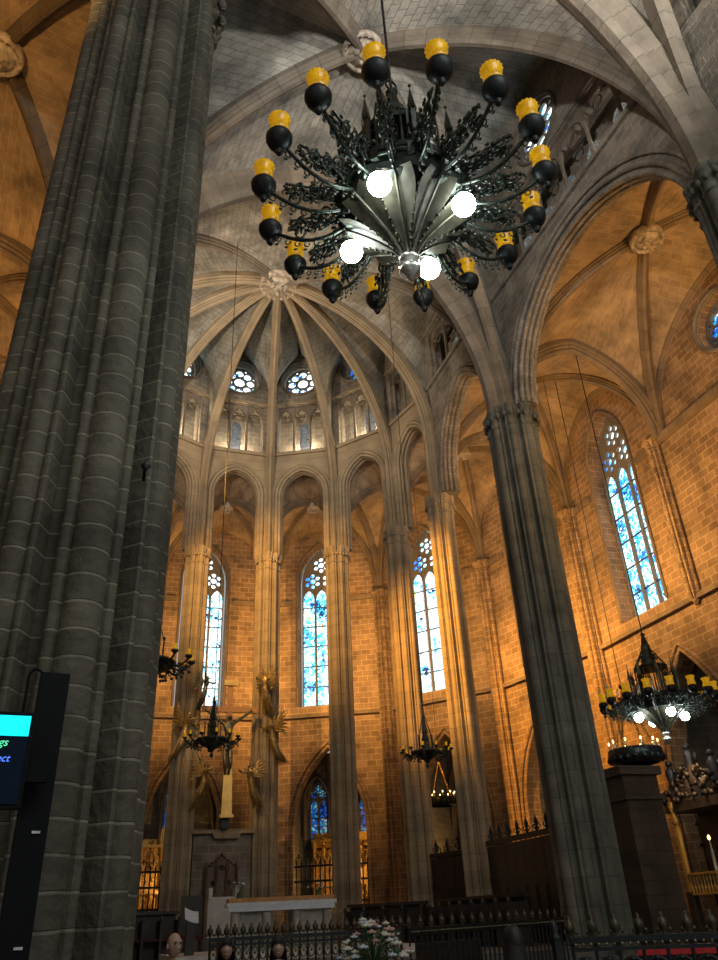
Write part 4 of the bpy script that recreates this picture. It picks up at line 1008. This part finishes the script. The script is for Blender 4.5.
for x, y in ((-.27, -.24), (.27, -.24), (-.27, .24), (.27, .24)): mb = MB(); mb.box((x, y, .2), (.06, .06, .4)); mb.build('leg', 'wood', hc_)

# ------------------------------------------------------------------ fences round the crypt stairs
def railing(label, p0, p1, h, nb, style, fin=.16, every=1):
    f = frame(p0, p1); L = f[3]; root = empty('iron_fence', (p0[0], p0[1], 0), math.atan2(f[1].y, f[1].x), label=label, cat='fence')
    for z, t in ((h, .05), (h-.07, .03), (.12, .05)): mb = MB(); mb.box((L/2, 0, z), (L, .05, t)); mb.build('rail', 'iron', root)
    mb = MB()
    for i in range(nb*3): mb.ball((L*(i+.5)/(nb*3), -.03, h-.035), .018, 5)
    mb.build('beading', 'bronze', root)
    for i in range(nb+1):
        x = L*i/nb; mb = MB(); mb.tube([(x, 0, 0), (x, 0, h)], .016, 6); mb.build('bar', 'iron', root)
        if i % every == 0: mb = MB(); mb.lathe([(.02, 0), (.012, .02), (.035, .05), (.045, .09), (.03, .125), (.012, .14), (.02, .155), (.0, fin+.02)], (x, 0, h+.02), 8); mb.ball((x-.05, 0, h+.06), .02, 5); mb.ball((x+.05, 0, h+.06), .02, 5); mb.build('finial', 'finial', root)
    for i in range(nb):
        x = L*(i+.5)/nb; w = L/nb/2; mb = MB()
        if style == 'hoop':
            mb.tube([(x-w, 0, h-.5)]+[(x-w*math.cos(t), 0, h-.24+min(w, .15)*math.sin(t)) for t in [PI*q/8 for q in range(9)]]+[(x+w, 0, h-.5)], .018, 5); mb.ball((x, 0, h-.15), .03, 6)
            mb.build('hoop', 'iron', root)
        elif style == 'ring':
            for zc in (h-.18, h-.38): mb.tube([(x+w*.8*math.cos(t), 0, zc+.085*math.sin(t)) for t in [2*PI*q/10 for q in range(10)]], .014, 5, True); mb.ball((x, 0, zc), .022, 5)
            mb.build('ring_ornament', 'bronze', root)
    if style == 'ring': mb = MB(); mb.box((L/2, 0, h-.5), (L, .04, .04)); mb.build('rail', 'iron', root)
    return root
railing('ornate openwork fence of metal rings, left part, in front of the altar', (-2.57, 12.86), (.25, 12.52), 1.43, 24, 'ring')
railing('plain barred iron fence with bronze finials, middle part, right of the white flowers', (.40, 12.56), (4.75, 15.3), 1.43, 34, 'bar', every=2)
railing('nearer iron fence with hooped bars, at the lower right corner', (-.22, 6.98), (2.3, 5.0), 1.35, 16, 'hoop')
mb = MB(); mb.box((-.33, 7.06, .68), (.07, .07, 1.36)); mb.lathe([(.05, 0), (.055, .03), (.03, .06), (.05, .1), (.0, .17)], (-.33, 7.06, 1.36), 8); tag(mb.build('corner_post', 'iron'), 'square iron corner post where the near fence begins', 'post')
flowers('large arrangement of white lilies with green leaves in front of the middle fence', (-.45, 11.8, .80), .56, 40, ['petal', 'petal', 'petal', 'petalb', 'petalp'], 60, 9)
mb = MB(); mb.lathe([(.16, 0), (.18, .03), (.05, .08), (.04, .4), (.06, .6), (.15, .68), (.16, .74)], (-.45, 11.8, .06), 12); tag(mb.build('flower_stand', 'iron'), 'iron stand under the large white lily arrangement', 'stand')
# red kneelers
rb = empty('red_pew', (3.55, 9.9, 0), -.62, label='dark pew with a long red cushion rail behind the near hooped fence', cat='pew')
mb = MB(); mb.box((0, 0, .45), (1.7, .45, .06)); mb.build('seat', 'wood', rb); mb = MB(); mb.box((0, .22, .68), (1.7, .05, .8)); mb.build('backrest', 'wood', rb); mb = MB(); mb.box((0, .2, 1.05), (1.7, .14, .10)); mb.build('red_cushion', 'red', rb)
for x in (-.8, .8): mb = MB(); mb.box((x, 0, .35), (.06, .5, .7)); mb.build('side_panel', 'wood', rb)
db = empty('dark_pew', (2.1, 14.45, 0), .56, label='long dark wooden pew behind the middle fence', cat='pew')
mb = MB(); mb.box((0, 0, .45), (2.0, .45, .06)); mb.build('seat', 'wood', db); mb = MB(); mb.box((0, .22, .75), (2.0, .05, .8)); mb.box((0, .22, 1.17), (2.0, .1, .05)); mb.build('backrest', 'wood', db)
for x in (-.95, .95): mb = MB(); mb.box((x, 0, .35), (.06, .5, .7)); mb.build('side_panel', 'wood', db)

# ------------------------------------------------------------------ right side: square pier, gilded canopy
mb = MB(); mb.box((8.2, 17.0, 2.2), (1.0, 1.0, 4.4)); mb.box((8.2, 17.0, .3), (1.2, 1.2, .6)); mb.box((8.2, 17.0, 3.85), (1.12, 1.12, .12)); mb.box((8.2, 17.0, 4.45), (1.2, 1.2, .2))
tag(mb.build('square_pier', 'darkstone'), 'short square brown stone pier right of the dark grey pillar', 'pier')
cn = empty('altar_canopy', (10.9, 17.3, -.15), PI/2, label='dark carved altar canopy with gilded posts and a gilded balustrade, lower right edge', cat='altar canopy')
mb = MB(); mb.box((0, -.45, 2.2), (2.3, .1, 3.4)); mb.build('back_panel', 'wood', cn)
for x in (-.98, .98): 
    mb = MB(); mb.box((x, .5, 2.75), (.10, .10, 1.6)); mb.build('gilded_post', 'gilt', cn); mb = MB(); mb.lathe([(.09, 0), (.12, .1), (.07, .3), (.11, .45), (.05, .55), (.08, .65), (0, .72)], (x, .5, 3.55), 10); mb.build('post_statue', 'gold', cn)
    mb = MB(); mb.box((x, .5, 1.0), (.2, .2, 1.95)); mb.build('plinth', 'wood', cn)
for i in range(16): mb = MB(); mb.lathe([(.03, 0), (.045, .12), (.02, .2), (.04, .32), (.03, .4)], (-.9+1.8*i/15, .5, 1.95), 8); mb.build('baluster', 'gold', cn)
mb = MB(); mb.box((0, .5, 2.38), (2.0, .12, .05)); mb.box((0, .5, 1.93), (2.0, .14, .05)); mb.build('balustrade_rail', 'gilt', cn)
mb = MB(); mb.box((0, 0, 3.95), (2.5, 1.1, .22)); mb.build('cornice', 'wood', cn)
rnd = random.Random(5); mb = MB()
for k in range(110): x = rnd.uniform(-1.2, 1.2); mb.ball((x, .5+rnd.uniform(-.1, .1), 4.1+rnd.uniform(0, 1.0)*(1-abs(x)/1.6)), rnd.uniform(.035, .085), 6, (1, 1, rnd.uniform(.8, 1.6)))
tag(mb.build('carved_crest', 'wood', cn), kind='stuff')
for x in (-.8, 0, .85):
    mb = MB(); mb.lathe([(.16, 0), (.18, .15), (.11, .5), (.15, .75), (.05, .88)], (x, .4, 4.1+.3*(x == 0)), 10); mb.ball((x, .4, 5.05+.3*(x == 0)), .1, 8); mb.ball((x-.18, .35, 4.75+.3*(x == 0)), .07, 6, (1, 1, 2)); mb.ball((x+.18, .35, 4.8+.3*(x == 0)), .07, 6, (1, 1, 2)); mb.build('carved_figure', 'wood', cn)
for x, z in ((-.55, 2.75), (.35, 3.2)): mb = MB(); mb.lathe([(.03, 0), (.02, .05), (.02, .22)], (x, .1, z-.3), 6); mb.box((x, .1, 2.0+(z-2.3)/2), (.05, .05, z-2.3)); cd = mb.build('candle', 'petal', cn); mb = MB(); mb.ball((x, .1, z-.02), .035, 6, (1, 1, 1.7)); mb.build('flame', 'flame', cd)
lamp('SPOT', 'canopy_lamp', (9.7, 16.6, 5.6), 260, AMBER, .05, (10.4, 17.9, 2.4), 60)

# ------------------------------------------------------------------ screen and post at the massive pillar
post = empty('signal_post', (-4.745, 4.55, 0), math.radians(8), label='tall slim black metal post in front of the massive left pillar', cat='post')
mb = MB(); mb.box((0, 0, 1.43), (.15, .10, 2.86)); mb.build('post_body', 'black', post)
mb = MB(); mb.box((-.02, 0, .02), (.4, .4, .04)); mb.build('base_plate', 'black', post)
mb = MB(); mb.tube([(-.10+.035*math.cos(t), 0, 2.84+.045*math.sin(t)) for t in [PI*q/8 for q in range(9)]]+[(-.135, 0, 2.4)], .007, 6); mb.build('cable_loop', 'black', post)
for z in (1.55, 2.05): mb = MB(); mb.box((.02, -.055, z), (.04, .01, .012)); mb.build('bolt', 'silver', post)
mn = empty('wall_monitor', (-5.265, 4.30, 2.0), math.radians(4), label='black information screen with a cyan band at the left edge', cat='screen')
mb = MB(); mb.box((0, .03, .37), (.94, .06, .46)); mb.build('housing', 'black', mn)
mb = MB(); mb.box((0, -.004, .37), (.90, .006, .42)); mb.build('display', 'scrblue', mn)
mb = MB(); mb.box((0, -.009, .53), (.90, .004, .10)); mb.build('cyan_band', 'cyan', mn)
def text(body, loc, size, mat, parent, name='lettering'):
    c = bpy.data.curves.new(name, 'FONT'); c.body = body; c.size = size; c.align_x = 'RIGHT'; c.extrude = .001; c.shear = .3
    c.materials.append(M[mat]); o = bpy.data.objects.new(name, c); COL.objects.link(o); o.parent = parent; o.location = loc; o.rotation_euler = (PI/2, 0, 0)
    bpy.context.view_layer.update(); me = bpy.data.meshes.new_from_object(o.evaluated_get(bpy.context.evaluated_depsgraph_get())); n_ = bpy.data.objects.new(name, me); COL.objects.link(n_); n_.parent = parent; n_.location = loc; n_.rotation_euler = (PI/2, 0, 0); bpy.data.objects.remove(o)
    if not me.materials: me.materials.append(M[mat])
    return n_
text('ngs', (.36, -.012, .43), .055, 'txtg', mn); text('nnect', (.38, -.012, .355), .05, 'txtb', mn)
mb = MB(); mb.box((.5, .06, .32), (.14, .04, .1)); mb.build('bracket', 'black', mn)
for nm, loc in (('wall_spike', (-4.35, 6.25, 5.2)),):
    mb = MB(); mb.tube([(0, .1, 0), (0, -.15, .02)], .02, 6); mb.lathe([(.0, -.06), (.05, 0), (0, .06)], (0, -.15, 0), 8); o = mb.build('iron_hook', 'iron', None, loc); tag(o, 'small iron hook sticking out of the massive left pillar', 'hook')

# ------------------------------------------------------------------ people
def person(label, loc, rz, h, hair, top, lower='coat', bald=False, turn=0, arms=0, glasses=False):
    root = empty('person', loc, rz, label=label, cat='person'); s_ = h/1.75
    V = [(0, 0, .98), (0, 0, 1.15), (0, .01, 1.32), (0, 0, 1.44), (0, -.01, 1.52), (-.17, 0, 1.40), (-.24, .03, 1.12), (-.20, -.10, .90), (-.19, -.16, .82), (.17, 0, 1.40), (.24, .03, 1.12), (.20, -.10, .90), (.19, -.16, .82),
         (-.10, 0, .9), (-.11, -.02, .50), (-.11, .02, .10), (-.12, -.12, .04), (.10, 0, .9), (.11, -.02, .50), (.11, .02, .10), (.12, -.12, .04)]
    E = [(0, 1), (1, 2), (2, 3), (3, 4), (3, 5), (5, 6), (6, 7), (7, 8), (3, 9), (9, 10), (10, 11), (11, 12), (0, 13), (13, 14), (14, 15), (15, 16), (0, 17), (17, 18), (18, 19), (19, 20)]
    Rr = [.11, .10, .11, .06, .055, .05, .045, .04, .035, .05, .05, .04, .035, .10, .07, .05, .045, .10, .07, .05, .045]
    V[3] = (0, .01, 1.42); V[5] = (-.16, 0, 1.37); V[9] = (.16, 0, 1.37)
    V = [tuple(c*s_ for c in v) for v in V]; Rr = [r*s_ for r in Rr]
    b = skinned('body', V, E, Rr, 'skin', root)
    # head modelled into the same mesh
    hd = MB(); rows = []; nu, nv = 20, 16; hz = 1.635*s_; ct, st_ = math.cos(turn), math.sin(turn)
    for i in range(nv+1):
        a = PI*i/nv; row = []
        for j in range(nu):
            t = 2*PI*j/nu; x = math.sin(a)*math.cos(t)*.076; y = math.sin(a)*math.sin(t)*.096; z = -math.cos(a)*.118
            if z < -.03: x *= 1-.9*(-.03-z); y = y*(1-.6*(-.03-z)) if y > 0 else y*.98
            fr_ = max(0, -math.sin(t))*math.sin(a)
            if fr_ > .93 and -.045 < z < .015: y -= .020*(1-abs(z+.02)/.05)          # nose
            if .75 < fr_ < .96 and .0 < z < .03: y += .010                            # eye sockets
            if fr_ > .9 and -.08 < z < -.06: y -= .006
            row.append(((x*ct-y*st_)*s_, (x*st_+y*ct)*s_, hz+z*s_))
        rows.append(row)
    hd.grid(rows, None, True)
    for sd in (-1, 1): hd.ball((sd*.078*s_*ct, sd*.078*s_*st_, hz-.01*s_), .022*s_, 8, (.5, .9, 1.4))
    for sd in (-1, 1):
        for k in range(5):
            x0, y0, z0 = (sd*.185*s_, -.17*s_, .81*s_); fx = (k-2)*.017*s_
            if k < 4: hd.tube([(x0+fx, y0, z0), (x0+fx, y0-.02*s_, z0-(.05-.006*abs(k-1))*s_), (x0+fx, y0-.01*s_, z0-(.085-.008*abs(k-1))*s_)], [.010*s_, .009*s_, .007*s_], 6)
            else: hd.tube([(x0-sd*.03*s_, y0, z0+.01*s_), (x0-sd*.045*s_, y0-.03*s_, z0-.03*s_)], [.011*s_, .008*s_], 6)
    import bmesh
    me2 = hd.build('headtmp', 'skin'); bm = bmesh.new(); bm.from_mesh(b.data); bm.from_mesh(me2.data); bm.to_mesh(b.data); bm.free(); bpy.data.objects.remove(me2)
    T3 = lambda x, y, z: ((x*ct-y*st_)*s_, (x*st_+y*ct)*s_, hz+z*s_)
    # clothes
    cv = [v for v in V[:4]]; cl = MB()
    prof = [(.19, .75), (.18, .95), (.18, 1.1), (.205, 1.28), (.20, 1.36), (.16, 1.42), (.10, 1.465), (.075, 1.50)]
    rows = [[(r*s_*math.cos(t)*1.05, r*s_*math.sin(t)*.72, z*s_) for t in [2*PI*q/20 for q in range(20)]] for r, z in prof]; cl.grid(rows, None, True)
    for sd in (-1, 1): cl.tube([(sd*.12*s_, 0, 1.39*s_), V[5 if sd < 0 else 9], V[6 if sd < 0 else 10], V[7 if sd < 0 else 11]], [.06*s_, .085*s_, .07*s_, .058*s_], 10)
    cl.build('jacket', top, root)
    cl = MB()
    for i0 in (13, 17): cl.tube([(V[i0][0], V[i0][1], .95*s_), V[i0+1], (V[i0+2][0], V[i0+2][1], .08*s_)], [.115*s_, .09*s_, .075*s_], 10)
    cl.build('trousers', lower, root)
    cl = MB()
    for i0 in (16, 20): cl.ball((V[i0][0], V[i0][1]+.02, .045*s_), .06*s_, 8, (.8, 1.9, .7))
    cl.build('shoes', 'black', root)
    # hair
    hm = MB(); rows = []
    lo = .15 if not bald else .02
    for i in range(9):
        a = PI*(.0+.60*i/8); row = []
        for j in range(20):
            t = 2*PI*j/20; front = max(0, -math.sin(t)); al = a*(1-.42*front**2); al = min(al, PI*.5 if front > .4 else al)
            k_ = 1.09
            row.append(T3(math.sin(al)*math.cos(t)*.080*k_, math.sin(al)*math.sin(t)*.100*k_+.004, math.cos(al)*.118*k_))
        rows.append(row)
    if bald:
        rows = []
        for i in range(4):
            z = .02-.03*i; row = [T3(.083*math.cos(t), .101*math.sin(t), z) for t in [-.1+(PI+.2)*q/12 for q in range(13)]]; rows.append(row)
        hm.grid(rows)
    else:
        hm.grid(rows, None, True)
        if bald is False and hair == 'hairb':
            back = [[T3((.088+.006*i)*math.cos(t), .10*math.sin(t), .02-.045*i) for t in [-.25+(PI+.5)*q/14 for q in range(15)]] for i in range(6)]; hm.grid(back)
    if not bald and hair == 'hairb':
        for q in range(9): x_ = -.056+.014*q; hm.tube([T3(x_*.8, -.085, .10), T3(x_, -.106+abs(x_)*.4, .06), T3(x_*1.05, -.104+abs(x_)*.4, .036)], [.012*s_, .011*s_, .006*s_], 5)
    hm.build('hair', hair, root)
    br_ = MB()
    for sd in (-1, 1): br_.tube([T3(sd*.015, -.094, .034), T3(sd*.034, -.090, .040), T3(sd*.052, -.078, .032)], .005*s_, 5)
    br_.build('eyebrows', hair, root)
    ey = MB()
    for sd in (-1, 1): ey.ball(T3(sd*.030, -.083, .013), .010*s_, 6)
    ey.build('eyes', 'hairb', root)
    mo = MB(); mo.ball(T3(0, -.088, -.062), .018*s_, 6, (1.2, .4, .3)); mo.build('mouth', 'petalp', root)
    if glasses:
        g = MB()
        for sd in (-1, 1): g.tube([T3(sd*.032+.024*math.cos(t), -.105, .012+.018*math.sin(t)) for t in [2*PI*q/10 for q in range(10)]], .0025, 4, True)
        g.build('glasses', 'iron', root)
    return root
person('bald older man in a pale blue shirt at the bottom left, beside the massive pillar', (-3.52, 8.8, 0), -.1, 1.56, 'hairg', 'shirt', bald=True, turn=.5, glasses=True)
person('dark haired woman in a dark coat before the ornate fence, nearer the bald man', (-2.94, 9.2, 0), -.15, 1.50, 'hairb', 'coat')
person('dark haired woman in a brown coat before the ornate fence, farther from the bald man', (-2.44, 9.0, 0), -.2, 1.49, 'hairb', 'coat2')
person('dark haired person in a dark coat seen from behind, in front of the middle fence', (-1.05, 6.5, 0), PI-.1, 1.50, 'hairb', 'coat')
